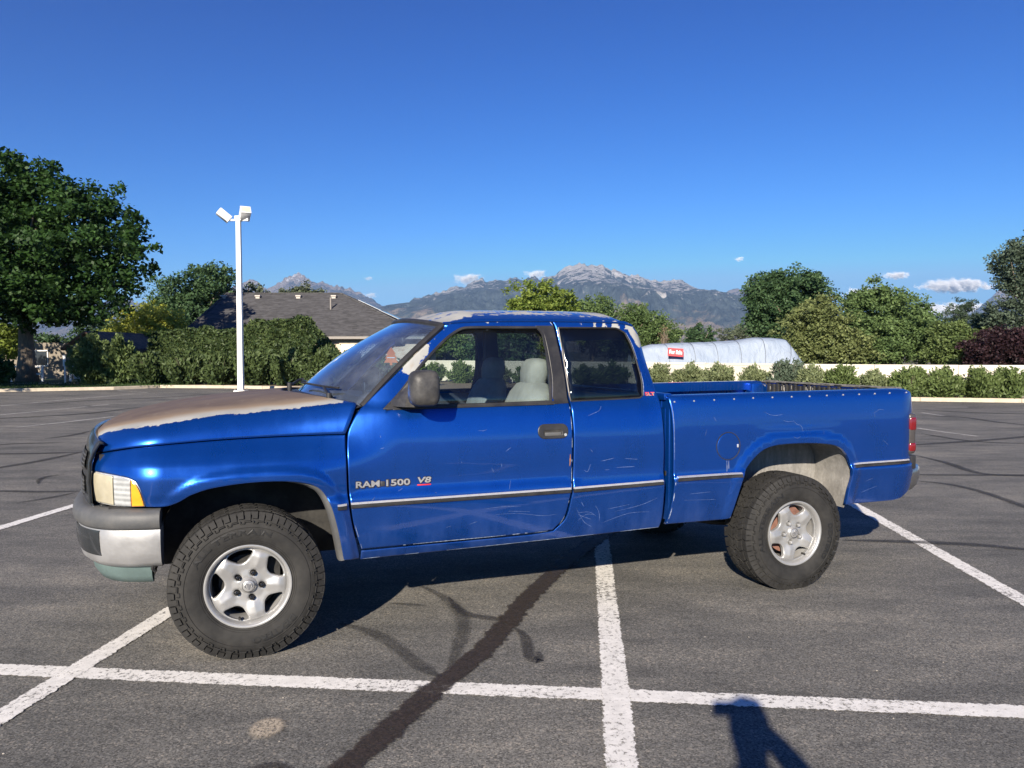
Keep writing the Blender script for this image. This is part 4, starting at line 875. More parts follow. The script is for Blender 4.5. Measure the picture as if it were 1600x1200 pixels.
def poly_d(p,poly):
    "signed distance, positive inside"
    q=Vector((p[0],p[1],0)); d=9
    for i in range(len(poly)):
        a_=Vector((*poly[i-1],0)); b_=Vector((*poly[i],0)); e=b_-a_; u=max(0,min(1,(q-a_).dot(e)/max(e.length_squared,1e-12))); d=min(d,(q-a_-e*u).length)
    return d if inside(p,poly) else -d
def surf(name,V2,F,B,m,parent,Tf,offs=0.0,flange=.022,roll=.0035,far=False,wear=None,prim=0.0):
    "lift a flat triangulation onto the side surface; edge returns inwards"
    e=.007; V=[];N=[]
    bset=set(i for b in B for i in b)
    for i,p in enumerate(V2):
        s,z=p.x,p.y; t=Tf(s,z)+offs
        ts=(Tf(s+e,z)-Tf(s-e,z))/(2*e); tz=(Tf(s,z+e)-Tf(s,z-e))/(2*e)
        n=Vector((ts,-1,tz)).normalized()
        if i in bset: t+=roll
        V.append(Vector((s,t,z))); N.append(n)
    FF=[list(f) for f in F]
    # tilt boundary normals outward
    for b in B:
        n=len(b)
        for k in range(n):
            i=b[k]; tg=V2[b[(k+1)%n]]-V2[b[k-1]]
            if tg.length<1e-9: continue
            tg.normalize(); o2=Vector((tg.y,-tg.x)); 
            # outward test against face side: outer loop is CCW when area positive
            o3=Vector((o2.x,0,o2.y)); N[i]=(N[i]+o3*b_sign(V2,b)*.75).normalized()
    if flange:
        for b in B:
            n=len(b); sg=b_sign(V2,b); st=len(V)
            for k in range(n):
                tg=(V2[b[(k+1)%n]]-V2[b[k-1]]); 
                if tg.length>1e-9: tg.normalize()
                o3=Vector((tg.y,0,-tg.x))*sg
                V.append(V[b[k]].copy()); N.append(o3 if o3.length>0 else Vector((0,-1,0))); 
                V.append(V[b[k]]+Vector((0,flange,0))); N.append(o3 if o3.length>0 else Vector((0,-1,0)))
            for k in range(n):
                i0=st+2*k;i1=st+2*((k+1)%n)
                q=[i0,i1,i1+1,i0+1] if sg>0 else [i0,i0+1,i1+1,i1]
                FF.append(q[::-1])
    # make the front faces look towards -y
    FF=[f for f in FF]
    if far:
        V=[Vector((v.x,2-v.y,v.z)) for v in V]; N=[Vector((n.x,-n.y,n.z)) for n in N]; FF=[f[::-1] for f in FF]
    o=mk(name,V,FF,m,parent,normals=N)
    me=o.data
    a_=me.attributes.new('wear','FLOAT','POINT'); a_.data.foreach_set('value',[ (wear(v.x,v.z) if wear else 0.0) for v in V])
    a_=me.attributes.new('primer','FLOAT','POINT'); a_.data.foreach_set('value',[prim]*len(V))
    return o
def b_sign(V2,b):
    A=0
    for k in range(len(b)): p=V2[b[k-1]];q=V2[b[k]]; A+=p.x*q.y-q.x*p.y
    return _outer_sign*(1 if A>0 else -1)
_outer_sign=1
def panel(name,outline,holes=(),m=None,parent=None,offs=0.0,flange=.022,res=.045,step=.03,corner=38,ring=.008,roll=.0035,Tf=None,wear=None,far=True,prim=0.0,near=True,parent_far=None):
    V2,F,B=tri2d(outline,list(holes),res,step,corner,ring)
    # orient loops: outer CCW, holes CW so that the outward tilt points away from the metal
    for li,b in enumerate(B):
        A=sum(V2[b[k-1]].x*V2[b[k]].y-V2[b[k]].x*V2[b[k-1]].y for k in range(len(b)))
        if (A>0)!=(li==0): b.reverse()
    global b_sign
    out=[]
    if near: out.append(surf(name,V2,F,B,m or M_paint,parent or truck,Tf or T,offs,flange,roll,False,wear,prim))
    if far: out.append(surf(name,V2,F,B,m or M_paint,parent_far or parent or truck,Tf or T,offs,flange,roll,True,None if wear is not hoodwear else wear,prim))
    return out
def b_sign(V2,b): return 1
def hoodwear(s,z): return 0
# ---- fender ----
FENDER=[(-.772,1.083),(-.536,1.128),(-.297,1.145),(-.054,1.155),(.332,1.161),(.527,1.164),(.523,1.077),(.528,.849),(.550,.679),(.598,.479),(.600,.452),(.512,.455),(.475,.639),(.436,.781),(.385,.872),(.319,.914),(.191,.937),(.003,.939),(-.176,.920),(-.273,.890),(-.333,.855),(-.40,.834),(-.492,.835),(-.496,.85),(-.524,.945),(-.566,.982),(-.650,.996),(-.772,1.004)]
panel('fender',FENDER,res=.016,step=.016)
# ---- doors ----
PATCH=[[(.855,1.495),(.895,1.56),(.96,1.625),(1.02,1.672),(1.055,1.682),(1.045,1.625),(.99,1.565),(.93,1.505),(.875,1.492)]]
SPOTS=[(1.10,1.765,.010),(1.16,1.778,.009),(1.075,1.70,.012),(1.42,1.815,.012),(1.50,1.817,.010),(1.36,1.80,.006),(1.12,1.745,.006)]
def doorwear(s,z):
    d=max([poly_d((s,z),p) for p in PATCH]+[r-math.hypot(s-a_,z-b_) for a_,b_,r in SPOTS])
    top=.20*sstep(1.80,1.845,z)
    return max(0,min(1,.5+d*9,)) if d>-.05 else top
DOOR=[(.61,1.295),(.563,1.221),(.543,1.172),(.533,1.077),(.540,.848),(.561,.678),(.609,.511),(1.64,.52),(1.787,.531),(1.853,.604),(1.879,.714),(1.899,.83),(1.907,1.1),(1.904,1.296),(1.904,1.493),(1.870,1.785),(1.853,1.828),(1.286,1.822),(1.186,1.800),(1.003,1.652),(.80,1.468)]
WINDOW=[(.762,1.303),(.862,1.405),(.97,1.532),(1.123,1.684),(1.208,1.748),(1.282,1.778),(1.755,1.785),(1.787,1.743),(1.809,1.49),(1.789,1.322)]
doors=panel('door',DOOR,[WINDOW],res=.04,wear=doorwear)
# ---- cab side (quarter panel with rocker) ----
QW=[(1.900,1.786),(2.310,1.786),(2.372,1.757),(2.415,1.655),(2.449,1.454),(2.440,1.347),(2.417,1.333),(1.924,1.322),(1.917,1.493)]
QP=[(2.385,1.822),(2.42,1.815),(2.445,1.785),(2.485,1.72),(2.505,1.675),(2.485,1.655),(2.455,1.665),(2.425,1.71),(2.40,1.77)]
QS=[(1.97,1.815,.014),(2.02,1.812,.008),(2.07,1.810,.011),(2.16,1.808,.020),(2.23,1.806,.022),(2.30,1.806,.024),(2.345,1.80,.018),(1.90,1.83,.010)]
def quarterwear(s,z):
    d=max([poly_d((s,z),QP)]+[r-math.hypot((s-a_)*1.2,(z-b_)*.8) for a_,b_,r in QS])
    low=.22*sstep(.72,.47,z)*sstep(1.7,2.2,s)
    return max(low,.5+d*9) if d>-.05 else low
CAB=[(1.866,1.832),(2.196,1.836),(2.384,1.834),(2.436,1.812),(2.497,1.70),(2.527,1.544),(2.540,1.37),(2.545,1.257),(2.555,1.009),(2.550,.762),(2.555,.523),(2.547,.482),(1.53,.457),(.608,.443),(.612,.498),(1.642,.507),(1.793,.519),(1.866,.597),(1.892,.709),(1.912,.83),(1.920,1.099),(1.917,1.295),(1.917,1.493),(1.884,1.785)]
cabs=panel('cab_side',CAB,[QW],res=.045,wear=quarterwear)
# ---- bed side ----
BED=[(2.606,1.338),(2.621,1.194),(2.626,.931),(2.625,.80),(2.612,.612),(2.593,.501),(3.017,.5),(3.085,.507),(3.113,.654),(3.155,.801),(3.222,.892),(3.324,.967),(3.453,.995),(3.709,.996),(3.905,.976),(3.992,.940),(4.052,.864),(4.072,.749),(4.056,.648),(4.055,.536),(4.42,.536),(4.56,.545),(4.660,.600),(4.682,.700),(4.688,.86),(4.630,.868),(4.642,1.02),(4.662,1.160),(4.698,1.19),(4.700,1.277),(4.688,1.335),(4.63,1.352),(3.9,1.348),(3.2,1.342)]
def bedwear(s,z):
    return .24*sstep(1.31,1.345,z)+.24*sstep(.60,.5,z)+.3*sstep(.03,0,abs(arch_d(s,z,AR))) 
beds=panel('bed_side',BED,res=.028,step=.024,wear=bedwear)
# ---- hood ----
zseam=hermite([(-.80,1.085),(-.536,1.135),(-.297,1.151),(-.054,1.161),(.332,1.167),(.56,1.170)])
zsh=hermite([(-.80,1.155),(-.76,1.178),(-.48,1.233),(-.18,1.274),(.14,1.298),(.40,1.322),(.62,1.342)])
zcen=hermite([(-.86,1.150),(-.80,1.205),(-.70,1.248),(-.45,1.305),(-.18,1.345),(.2,1.378),(.45,1.392),(.62,1.40)])
def hood_row(u,n=40):
    "u 0..1 front to rear, across from near seam to far seam"
    row=[];wr=[]
    for k in range(2*n+1):
        v=k/n-1; av=abs(v); q=1-av      # q 0 edge .. 1 centre
        sf=-.775-.035*min(1,q*2.2); sr=(.528+.072*q/.16) if q<.16 else .600-.362*(1-(1-(q-.16)/.84)**2.2)
        s=sf+(sr-sf)*u
        te=T(s,zseam(s))-.002 if s>-.775 else T(-.775,zseam(-.775))
        ts=te+.075
        if q<.16:
            w_=q/.16; z=zseam(s)+(zsh(s)-zseam(s))*w_; t=te+(ts-te)*(w_**2.2*.8+.2*w_)
        else:
            w_=(q-.16)/.84; t=ts+(1-ts)*w_; x=t-ts; z=zsh(s)+(zcen(s)-zsh(s))*(1-(1-w_)**3.2)+.006*math.sin(w_*math.pi)
        z-=.03*max(0,1-u*14)**2*(q>.12)
        wr.append(max(.0,.5+(q-.178-.010*mnoise.noise(Vector((u*9,v*.5,5)))*2)*4.2) if q>.09 else .0)
        row.append(Vector((s,t if v<0 else 2-t,z)))
    return row,wr
rows=[];W=[]
for j in range(61):
    r_,w_=hood_row((j/60),64); rows.append(r_); 
    rel=max(0,(j/60-.97)/.03); W+=[max(0,min(1.8,x-.15*rel)) for x in w_]
hood=MB().grid(rows).build('hood',M_paint,truck,ang=60,flip=True)
a_=hood.data.attributes.new('wear','FLOAT','POINT'); a_.data.foreach_set('value',W)
sol=hood.modifiers.new('thickness','SOLIDIFY'); sol.thickness=.02; sol.offset=-1
# ---- cowl, windshield, roof ----
def ws_lo(v):   # v -1..1
    q=1-abs(v); k=1-(1-q)**2; return Vector((.635-.30*k, (.175+.825*q) if v<=0 else 2-(.175+.825*q), 1.315+.062*k))
def ws_hi(v):
    q=1-abs(v); k=1-(1-q)**2.2; return Vector((1.150-.135*k,(.305+.695*q) if v<=0 else 2-(.305+.695*q),1.792+.048*k))
def ws_pt(v,u):
    p=ws_lo(v).lerp(ws_hi(v),u); nrm=Vector((-.66,0,.75)); return p+nrm*(.035*math.sin(math.pi*u)*(1-v*v*.6))
NV=24
wsg=MB().grid([[ws_pt(-1+2*i/NV,j/12) for i in range(NV+1)] for j in range(13)]).build('windshield',M_wind,truck,ang=180,flip=True)
edge=[ws_pt(-1,j/12) for j in range(13)]; edge2=[ws_pt(1,j/12) for j in range(13)]
mb=MB(); mb.tube([p+Vector((-.004,.012,.004)) for p in edge],.019,8); mb.tube([p+Vector((-.004,-.012,.004)) for p in edge2],.019,8); mb.tube([ws_pt(-1+2*i/NV,1)+Vector((-.004,0,.0)) for i in range(NV+1)],.016,8); mb.build('windshield_seal',M_blk,wsg)
mb=MB(); mb.grid([[ws_pt(-1+2*i/NV,u)+Vector((.004,0,-.004)) for i in range(NV+1)] for u in (.0,.05,.09)]); mb.grid([[ws_pt(-1+2*i/NV,u)+Vector((.004,0,-.004)) for i in range(NV+1)] for u in (.93,1.0)]); mb.build('frit_band',M_blk,wsg,flip=True)
# cowl
rows=[]
for i in range(NV+1):
    v=-1+2*i/NV; q=1-abs(v); hr_p=hood_row(1.0,12)[0]; 
    lo=ws_lo(v)
    f=Vector((lo.x-.045-.085*min(1,q*1.6),lo.y,lo.z-.010-.006*q)); rows.append([f+Vector((0,0,-.05)),f,f.lerp(lo,.5)+Vector((0,0,.004)),lo+Vector((.0,0,.004)),lo+Vector((.03,0,-.05))])
MB().grid(rows).build('cowl_panel',M_blk,truck,ang=50)
mb=MB()
for yy,L in ((.36,.55),(1.05,.5)):
    i0=-1+2*((yy-.175)/1.65)
    p0=ws_pt(i0,0)+Vector((-.05,0,.03)); p1=ws_pt(min(.95,i0+.18),.07)+Vector((-.03,0,.03)); p2=ws_pt(min(.95,i0+L*1.05),.055)+Vector((-.03,0,.03))
    w_=MB(); w_.cyl(p0+Vector((0,0,-.04)),p0+Vector((0,0,.02)),.016,10); w_.tube([p0,p1],.008,6); w_.tube([ws_pt(i0+.04,.10)+Vector((-.022,0,.02)),p1,p2],.007,6); w_.build('wiper',M_blk,truck)
# hood-to-door filler (cowl side, blue) between hood side, A pillar and door
RF=lambda s:hermite([(.95,1.78),(1.15,1.81),(1.45,1.826),(2.0,1.832),(2.35,1.826),(2.44,1.805)])(s)
def roof_row(u,n=22):
    row=[]
    for k in range(2*n+1):
        v=k/n-1; q=1-abs(v); qq=q**.8
        s0=ws_hi(v).x-.004; s1=2.442-.0*q
        s=s0+(s1-s0)*u
        zg=RF(max(s,.95)); te=T(s,zg)+.002
        crown=.088*(1-(1-min(1,q*1.06))**3.0)
        t=te+(1-te)*q
        front=ws_hi(v).z+.004; z=zg+crown*(.55+.45*sstep(0,.25,u))
        bl=sstep(.16,0,u); z=z*(1-bl)+front*bl
        z-=.028*sstep(.93,1.0,u)*min(1,q*6)
        row.append(Vector((s,t if v<0 else 2-t,z)))
    return row
rows=[roof_row(j/26) for j in range(27)]
roof=MB().grid(rows).build('roof',M_paint,truck,ang=70,flip=True)
W=[]
for j in range(27):
    for k in range(45):
        q=1-abs(k/22-1); u=j/26; W.append(.30+.20*sstep(.05,.18,q)+.11*sstep(.35,.0,u)*sstep(.05,.12,q)+.12*mnoise.noise(Vector((u*6,q*9,3))) if q>.03 else .16)
a_=roof.data.attributes.new('wear','FLOAT','POINT'); a_.data.foreach_set('value',W)
a_=roof.data.attributes.new('primer','FLOAT','POINT'); a_.data.foreach_set('value',[.75]*len(W))
sol=roof.modifiers.new('thickness','SOLIDIFY'); sol.thickness=.03; sol.offset=-1
mb=MB(); mb.tube([Vector((s,T(s,RF(s))-.004,RF(s)-.003)) for s in [1.14+1.29*i/20 for i in range(21)]],.007,6); mb.build('drip_rail',M_paint,roof)
# ---- cab back ----
zz=[.5,.9,1.30,1.34,1.55,1.72,1.80,1.835]; ss=hermite([(.5,2.55),(1.3,2.545),(1.55,2.525),(1.72,2.49),(1.84,2.442)])
def back_pt(y,z): return Vector((ss(z)+.02*(1-((y-1)/.9)**2),y,z))
rows=[]
for z in zz:
    te=T(2.53,z)+.01; rows.append([back_pt(te+(2-2*te)*i/20,z) for i in range(21)])
fc=MB().grid(rows); 
keep=[]
for f in fc.f:
    c=sum((fc.v[i] for i in f),Vector())/4
    if not(1.34<c.z<1.72 and .42<c.y<1.58): keep.append(f)
fc.f=keep; bk=fc.build('cab_back',M_paint,truck,ang=60)
MB().grid([[back_pt(.36+1.28*i/12,z)+Vector((.004,0,0)) for i in range(13)] for z in (1.32,1.5,1.74)]).build('rear_window',M_tint,bk,ang=180)
# inner top over the doors (closes the gap between roof and side) and body shell
for y in (0,1):
    f_=(lambda t:t) if y==0 else (lambda t:2-t)
    for nm,s0,s1,zlo,zhi in (('door_inner_trim',.60,1.87,.52,1.295),('quarter_inner_trim',1.93,2.52,.52,1.31)):
        rows=[[Vector((s0+(s1-s0)*i/10,f_(T(s0+(s1-s0)*i/10,z)+(.07 if z<1.2 else .045)),z)) for i in range(11)] for z in (zlo,.8,1.1,1.22,zhi)]
        MB().grid(rows).build(nm,M_cabin,truck,flip=False)
    # inner window frame rails
# firewall, floor
mb=MB(); mb.box((1.55,1.0,.60),(1.98,1.70,.05)); mb.box((.60,1.0,.88),(.04,1.66,.62)); mb.build('cab_floor',M_cabin,truck,smooth=False)
# ---- glass ----
def pane(name,outline,m,parent,offs,Tf=T,far=False):
    return panel(name,outline,m=m,parent=parent,offs=offs,flange=0,res=.08,ring=0,roll=0,far=far,near=not far,Tf=Tf)[0]
def grow(poly,d):
    c=Vector((sum(p[0] for p in poly)/len(poly),sum(p[1] for p in poly)/len(poly))); return [tuple(c+(Vector(p)-c)*(1+d/max(.05,(Vector(p)-c).length))) for p in poly]
for k in (0,1):
    pane('window_glass',grow(WINDOW,.01),M_glass,doors[k],.014,far=bool(k))
    pane('quarter_glass',grow(QW,.006),M_tint,cabs[k],.006,far=bool(k))
    # seals
    f_=(lambda t:t) if k==0 else (lambda t:2-t)
    lo=smooth_outline(WINDOW,.03); mb=MB(); pts=[Vector((p.x,f_(T(p.x,p.y)+.002),p.y)) for p in lo]; mb.tube(pts+[pts[0]],.010,6,False); 
    mb.build('window_seal',M_blk,doors[k])
    lo=smooth_outline(QW,.03); mb=MB(); pts=[Vector((p.x,f_(T(p.x,p.y)+.003),p.y)) for p in lo]; mb.tube(pts+[pts[0]],.006,6,False); mb.build('window_seal',M_blk,cabs[k])
PT=[(1.745,1.797),(1.866,1.798),(1.902,1.49),(1.902,1.312),(1.798,1.308),(1.818,1.49),(1.793,1.744)]
panel('pillar_trim',PT,m=M_blk,parent=doors[0],parent_far=doors[1],offs=-.003,flange=.012,res=.06,ring=.005,roll=.001)
BS=[(.80,1.322),(.80,1.298),(1.80,1.306),(1.80,1.326)]
panel('belt_seal',BS,m=M_blk,parent=doors[0],parent_far=doors[1],offs=-.006,flange=.014,res=.06,ring=.004,roll=.001)
SAIL=[(.742,1.303),(.862,1.412),(.962,1.525),(1.01,1.50),(1.03,1.40),(1.045,1.312)]
panel('mirror_sail',SAIL,m=M_mirr,parent=doors[0],parent_far=doors[1],offs=-.010,flange=.03,res=.05,ring=.006)
# quarter window tint surround (dark ceramic border lies inside the tinted glass)
# ---- mouldings: chrome over black ----
MOULD=[('fender',.470,.522,.789,.789,.757,.755,None),('door',.546,1.885,.791,.796,.757,.762,'d'),('cab',1.905,2.535,.797,.807,.762,.774,'c'),('bed',2.645,3.135,.823,.824,.788,.791,'b'),('bed',4.092,4.623,.838,.842,.806,.811,'b')]
par={'d':doors,'c':cabs,'b':beds,None:None}
for _,s0,s1,a0,a1,b0,b1,pk in MOULD:
    for k in (0,1):
        f_=(lambda t:t) if k==0 else (lambda t:2-t)
        P_=par[pk][k] if pk else [o for o in truck.children if o.name.startswith('fender')][k]
        def st(zf0,zf1,d0):
            rows=[]; n=max(2,int((s1-s0)/.06))
            for i in range(n+1):
                s=s0+(s1-s0)*i/n; zt=(a0+(a1-a0)*i/n); zb=(b0+(b1-b0)*i/n); H_=zt-zb
                z_a=zb+H_*zf0; z_b=zb+H_*zf1
                rows.append([Vector((s,f_(T(s,z_a)+.004),z_a)),Vector((s,f_(T(s,z_a)-d0*.8),z_a+.002)),Vector((s,f_(T(s,(z_a+z_b)/2)-d0),(z_a+z_b)/2)),Vector((s,f_(T(s,z_b)-d0*.8),z_b-.002)),Vector((s,f_(T(s,z_b)+.004),z_b))])
            mb=MB().grid(rows); mb.f.append((0,1,2,3,4)); mb.f.append(tuple(n*5+j for j in range(5))[::-1]); return mb
        mo=fixn(st(.0,.66,.012).build('side_moulding',M_blk,P_,ang=60)); cs=[]
        n=max(2,int((s1-s0)/.06))
        for i in range(n+1):
            s=s0+(s1-s0)*i/n; zt=(a0+(a1-a0)*i/n); zb=(b0+(b1-b0)*i/n); zm=zb+(zt-zb)*.68
            cs.append([Vector((s,f_(T(s,zm)+.003),zm)),Vector((s,f_(T(s,zm)-.015),zm+.001)),Vector((s,f_(T(s,zt)-.004),zt)),Vector((s,f_(T(s,zt)+.003),zt))])
        mb=MB().grid(cs); mb.f.append((0,1,2,3)); mb.f.append(tuple(n*4+j for j in range(4))[::-1]); fixn(mb.build('chrome_strip',M_chrome,P_,ang=30))
# ---- handles, fuel door, badges ----
def at_side(s,z,d=0): return Vector((s,T(s,z)+d,z))
def rounded(s0,s1,z0,z1,r,n=6):
    P=[]
    for cx,cz,a0 in ((s1-r,z1-r,0),(s0+r,z1-r,90),(s0+r,z0+r,180),(s1-r,z0+r,270)):
        for i in range(n+1): q=R(a0+90*i/n); P.append((cx+r*math.cos(q),cz+r*math.sin(q)))
    return P
hl=panel('handle',rounded(1.678,1.878,1.100,1.190,.042),[rounded(1.715,1.835,1.118,1.150,.010)],m=M_blk,parent=doors[0],parent_far=doors[1],offs=-.008,flange=.03,res=.04,step=.012,corner=80,ring=.006)
for k in (0,1):
    f_=(lambda t:t) if k==0 else (lambda t:2-t)
    p=at_side(1.775,1.134); MB().rbox((1.775,f_(p.y-.004),1.128),(.108,.012,.022),.004).build('handle_paddle',M_gplast,doors[k])
    MB().rbox((1.775,f_(p.y-.001),1.134),(.126,.003,.038),.001).build('handle_recess',M_under,doors[k],smooth=False)
    p=at_side(1.856,1.122); MB().cyl((1.856,f_(p.y-.012),1.122),(1.856,f_(p.y),1.122),.009,14).build('key_lock',M_chrome,doors[k])
fc_=[(3.043+.092*math.cos(2*math.pi*i/40),1.002+.092*math.sin(2*math.pi*i/40)) for i in range(40)]
mb=MB(); pts=[at_side(p[0],p[1],-.0005) for p in fc_]; mb.tube(pts+[pts[0]],.0030,5,False); mb.build('fuel_door_gap',M_under,beds[0])
fd=panel('fuel_door',[(3.043+.086*math.cos(2*math.pi*i/40),1.002+.086*math.sin(2*math.pi*i/40)) for i in range(40)],m=M_paint,parent=beds[0],offs=-.0025,flange=.004,res=.04,step=.02,corner=80,ring=.007,roll=.003,far=False)
MB().rbox(at_side(3.115,1.002,-.004),(.012,.006,.022),.002).build('fuel_door_latch',M_chrome,beds[0])
def side_text(txt,s,z,h,width,m,parent,ext=.005,bold=0.0,name='badge',slope=0.0,shear=0.0):
    v,f=text_mesh(txt,h/.70,ext/2,bold,'LEFT',1,3,shear); x0=min(q[0] for q in v); x1=max(q[0] for q in v); k_=width/(x1-x0); v=[((q[0]-x0)*k_,q[1],q[2]) for q in v]
    V=[(s+x,T(s+x,z+y)-.003-(zz_+ext/2),z+y+slope*x) for x,y,zz_ in v]
    return mk(name,V,f,m,parent,smooth=False)
M_badge=simple('badge_chrome',(.36,.36,.37),.35,.4,.1,30); M_bshadow=simple('badge_shadow_and_smudge',(.03,.03,.035),.4); M_bred=simple('badge_red',(.55,.03,.05),.4)
side_text('RAM',.574,.884,.036,.138,M_bshadow,doors[0],.004,.004); side_text('RAM',.575,.8855,.034,.134,M_badge,doors[0],.007,.001)  # dark letter copies behind the badges are their painted shadow
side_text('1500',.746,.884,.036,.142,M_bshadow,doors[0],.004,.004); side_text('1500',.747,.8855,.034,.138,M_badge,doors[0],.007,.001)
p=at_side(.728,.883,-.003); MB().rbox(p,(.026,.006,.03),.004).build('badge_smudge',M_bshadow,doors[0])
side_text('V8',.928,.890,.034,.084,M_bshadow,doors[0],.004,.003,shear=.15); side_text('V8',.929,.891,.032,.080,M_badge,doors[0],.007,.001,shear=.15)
p=at_side(.968,.864,-.003); MB().rbox(p,(.082,.005,.008),.002).build('badge_red_bar',M_bred,doors[0])
side_text('SLT',2.456,1.357,.020,.066,M_bred,cabs[0],.003,.001); side_text('SLT',2.460,1.354,.019,.064,M_badge,cabs[0],.006,0)
# snaps along the bed rail
sm=None
for k in (0,1):
    for s,z in ((2.64,1.305),(2.785,1.308),(2.941,1.311),(3.098,1.314),(3.252,1.318),(3.41,1.319),(3.571,1.320),(3.724,1.320),(3.875,1.323),(4.02,1.325),(4.165,1.326),(4.31,1.328),(4.45,1.330),(4.62,1.331)):
        if sm is None:
            o=MB().lathe([(0,-.005),(.0042,-.0045),(.006,-.0025),(.0065,.002)],(0,0,0),10).build('snap',simple('dull_snap',(.42,.42,.43),.35,.5),beds[0]); sm=o.data
        else: o=link('snap',sm,beds[k])
        t=T(s,z); o.location=(s,t if k==0 else 2-t,z); o.rotation_euler=(0,0,0 if k==0 else math.pi)
# scratches and chipped edges on the near side
def scratch(name,lines,m,parent,w=.0022,d=.0012):
    mb=MB(); rnd=random.Random(len(lines))
    for ln in lines:
        q=smooth_poly(ln); n=len(q); 
        for j,(x,z) in enumerate(q):
            t=Vector((q[min(j+1,n-1)][0]-q[max(j-1,0)][0],q[min(j+1,n-1)][1]-q[max(j-1,0)][1])).normalized(); ww=w*(.35+.65*math.sin(math.pi*(j+.3)/n))*rnd.uniform(.5,1.2)
            mb.v+=[at_side(x-t.y*ww/2,z+t.x*ww/2,-d),at_side(x+t.y*ww/2,z-t.x*ww/2,-d)]
            if j: b=len(mb.v)-4; mb.f.append((b,b+1,b+3,b+2))
    o=mb.build(name,m,parent,smooth=False); o['kind']='stuff'; return o
def smooth_poly(l,n=5):
    out=[]
    for j in range(len(l)-1):
        p0=Vector(l[max(0,j-1)]);p1=Vector(l[j]);p2=Vector(l[j+1]);p3=Vector(l[min(len(l)-1,j+2)])
        for u in range(n): u/=n; out.append(tuple(.5*((2*p1)+(p2-p0)*u+(2*p0-5*p1+4*p2-p3)*u*u+(3*p1-p0-3*p2+p3)*u**3)))
    out.append(tuple(l[-1])); return out
rnd=random.Random(12)
ln=[[(1.30,1.165),(1.33,1.163),(1.352,1.170)],[(1.47,1.035),(1.49,1.05),(1.502,1.058)],[(1.50,.86),(1.493,.83),(1.486,.81)],[(1.33,.80-.1),(1.45,.705),(1.56,.70)],[(1.40,.66),(1.55,.655),(1.70,.63),(1.80,.632)],[(1.24,.61),(1.29,.625)],[(1.38,.94),(1.395,.91)],[(1.48,.675),(1.62,.662)],[(1.1,.60),(1.13,.61)]]
for i in range(9):
    s=rnd.uniform(.65,1.8); z=rnd.uniform(.55,1.2); a_=rnd.uniform(0,3.1); L_=rnd.uniform(.008,.03); ln.append([(s,z),(s+L_*math.cos(a_),z+L_*math.sin(a_))])
scratch('paint_scratches',ln,M_scr,doors[0],.0022)
ln=[[(2.02,1.232),(2.06,1.246),(2.10,1.262),(2.118,1.288)],[(2.03,1.02),(2.045,1.005)],[(1.985,.895),(2.01,.885),(2.03,.93)],[(2.10,.945),(2.2,.962)],[(2.27,.955),(2.36,.945)],[(2.21,.90),(2.34,.90)],[(2.13,.888),(2.16,.890)],[(1.945,.62),(1.99,.60),(2.04,.58)],[(1.93,.66),(1.99,.57),(2.05,.53)],[(1.95,.58),(2.00,.615),(2.06,.61)],[(2.06,.67),(2.09,.62),(2.10,.56)],[(2.2,.62),(2.38,.65),(2.5,.69)],[(1.94,.63),(2.02,.63),(2.07,.60)],[(2.12,.55),(2.3,.60),(2.45,.60)],[(1.96,.70),(1.98,.67)],[(2.15,.64),(2.3,.66)]]
scratch('paint_scratches',ln,M_scr,cabs[0],.0026)
ln=[[(3.33,1.225),(3.39,1.20),(3.45,1.197),(3.49,1.205)],[(3.49,1.16),(3.53,1.15),(3.58,1.155)],[(3.60,1.13),(3.64,1.115),(3.655,1.07)],[(3.565,1.045),(3.60,1.035),(3.625,1.05)],[(4.28,1.19),(4.31,1.20),(4.34,1.215),(4.38,1.21)],[(4.29,1.185),(4.295,1.16)],[(4.37,.99),(4.42,.955)],[(2.86,1.075),(2.875,1.12)],[(2.93,1.20),(2.95,1.17)],[(2.7,.66),(2.95,.65)],[(2.74,.70),(2.9,.705)],[(4.18,.62),(4.32,.66)],[(3.83,1.055),(3.835,1.075)],[(3.58,1.15),(3.61,1.125)],[(4.2,.7),(4.27,.72)]]
scratch('paint_scratches',ln,M_scr,beds[0],.0022)
# drips under the fuel door
scratch('fuel_stain',[[(3.03,.905),(3.032,.86),(3.03,.83)],[(3.045,.905),(3.046,.85)]],simple('pale_fuel_stain',(.16,.20,.33),.5),beds[0],.006)
# chipped light edge lines
def edge_chip(pts,parent,w,seed,dens=.7,m=None):
    rnd=random.Random(seed); q=smooth_poly(pts,8); ln=[];cur=[]
    for p in q:
        if rnd.random()<dens: cur.append(p)
        else:
            if len(cur)>1: ln.append(cur)
            cur=[]
    if len(cur)>1: ln.append(cur)
    mb=MB()
    scratch('chipped_edge',ln,m or M_white2,parent,w*.55,.0016)
edge_chip([(1.8995,.83),(1.9015,.95),(1.9035,1.1),(1.902,1.29)],doors[0],.005,3,.75)
edge_chip([(1.62,.524),(1.50,.5215),(1.30,.5185),(1.05,.5165),(.85,.514)],doors[0],.006,5,.93)
edge_chip([(1.64,.523),(1.787,.534),(1.850,.606),(1.876,.714),(1.8955,.83)],doors[0],.0035,6,.75)
edge_chip([(.547,.848),(.566,.68),(.613,.515)],doors[0],.003,8,.5)
edge_chip([(.62,.4475),(1.2,.4545),(1.9,.4685),(2.54,.4855)],cabs[0],.005,9,.85)
edge_chip([(2.446,1.345),(2.455,1.454),(2.42,1.655),(2.376,1.765)],cabs[0],.005,10,.92)
edge_chip([(2.600,.51),(2.618,.615),(2.630,.80)],beds[0],.010,11,.75)
edge_chip([(1.888,.925),(1.890,.96),(1.891,1.0)],doors[0],.018,2,1.0,M_rustchip)
edge_chip([(2.63,.93),(2.626,1.19),(2.612,1.32)],beds[0],.004,13,.9)
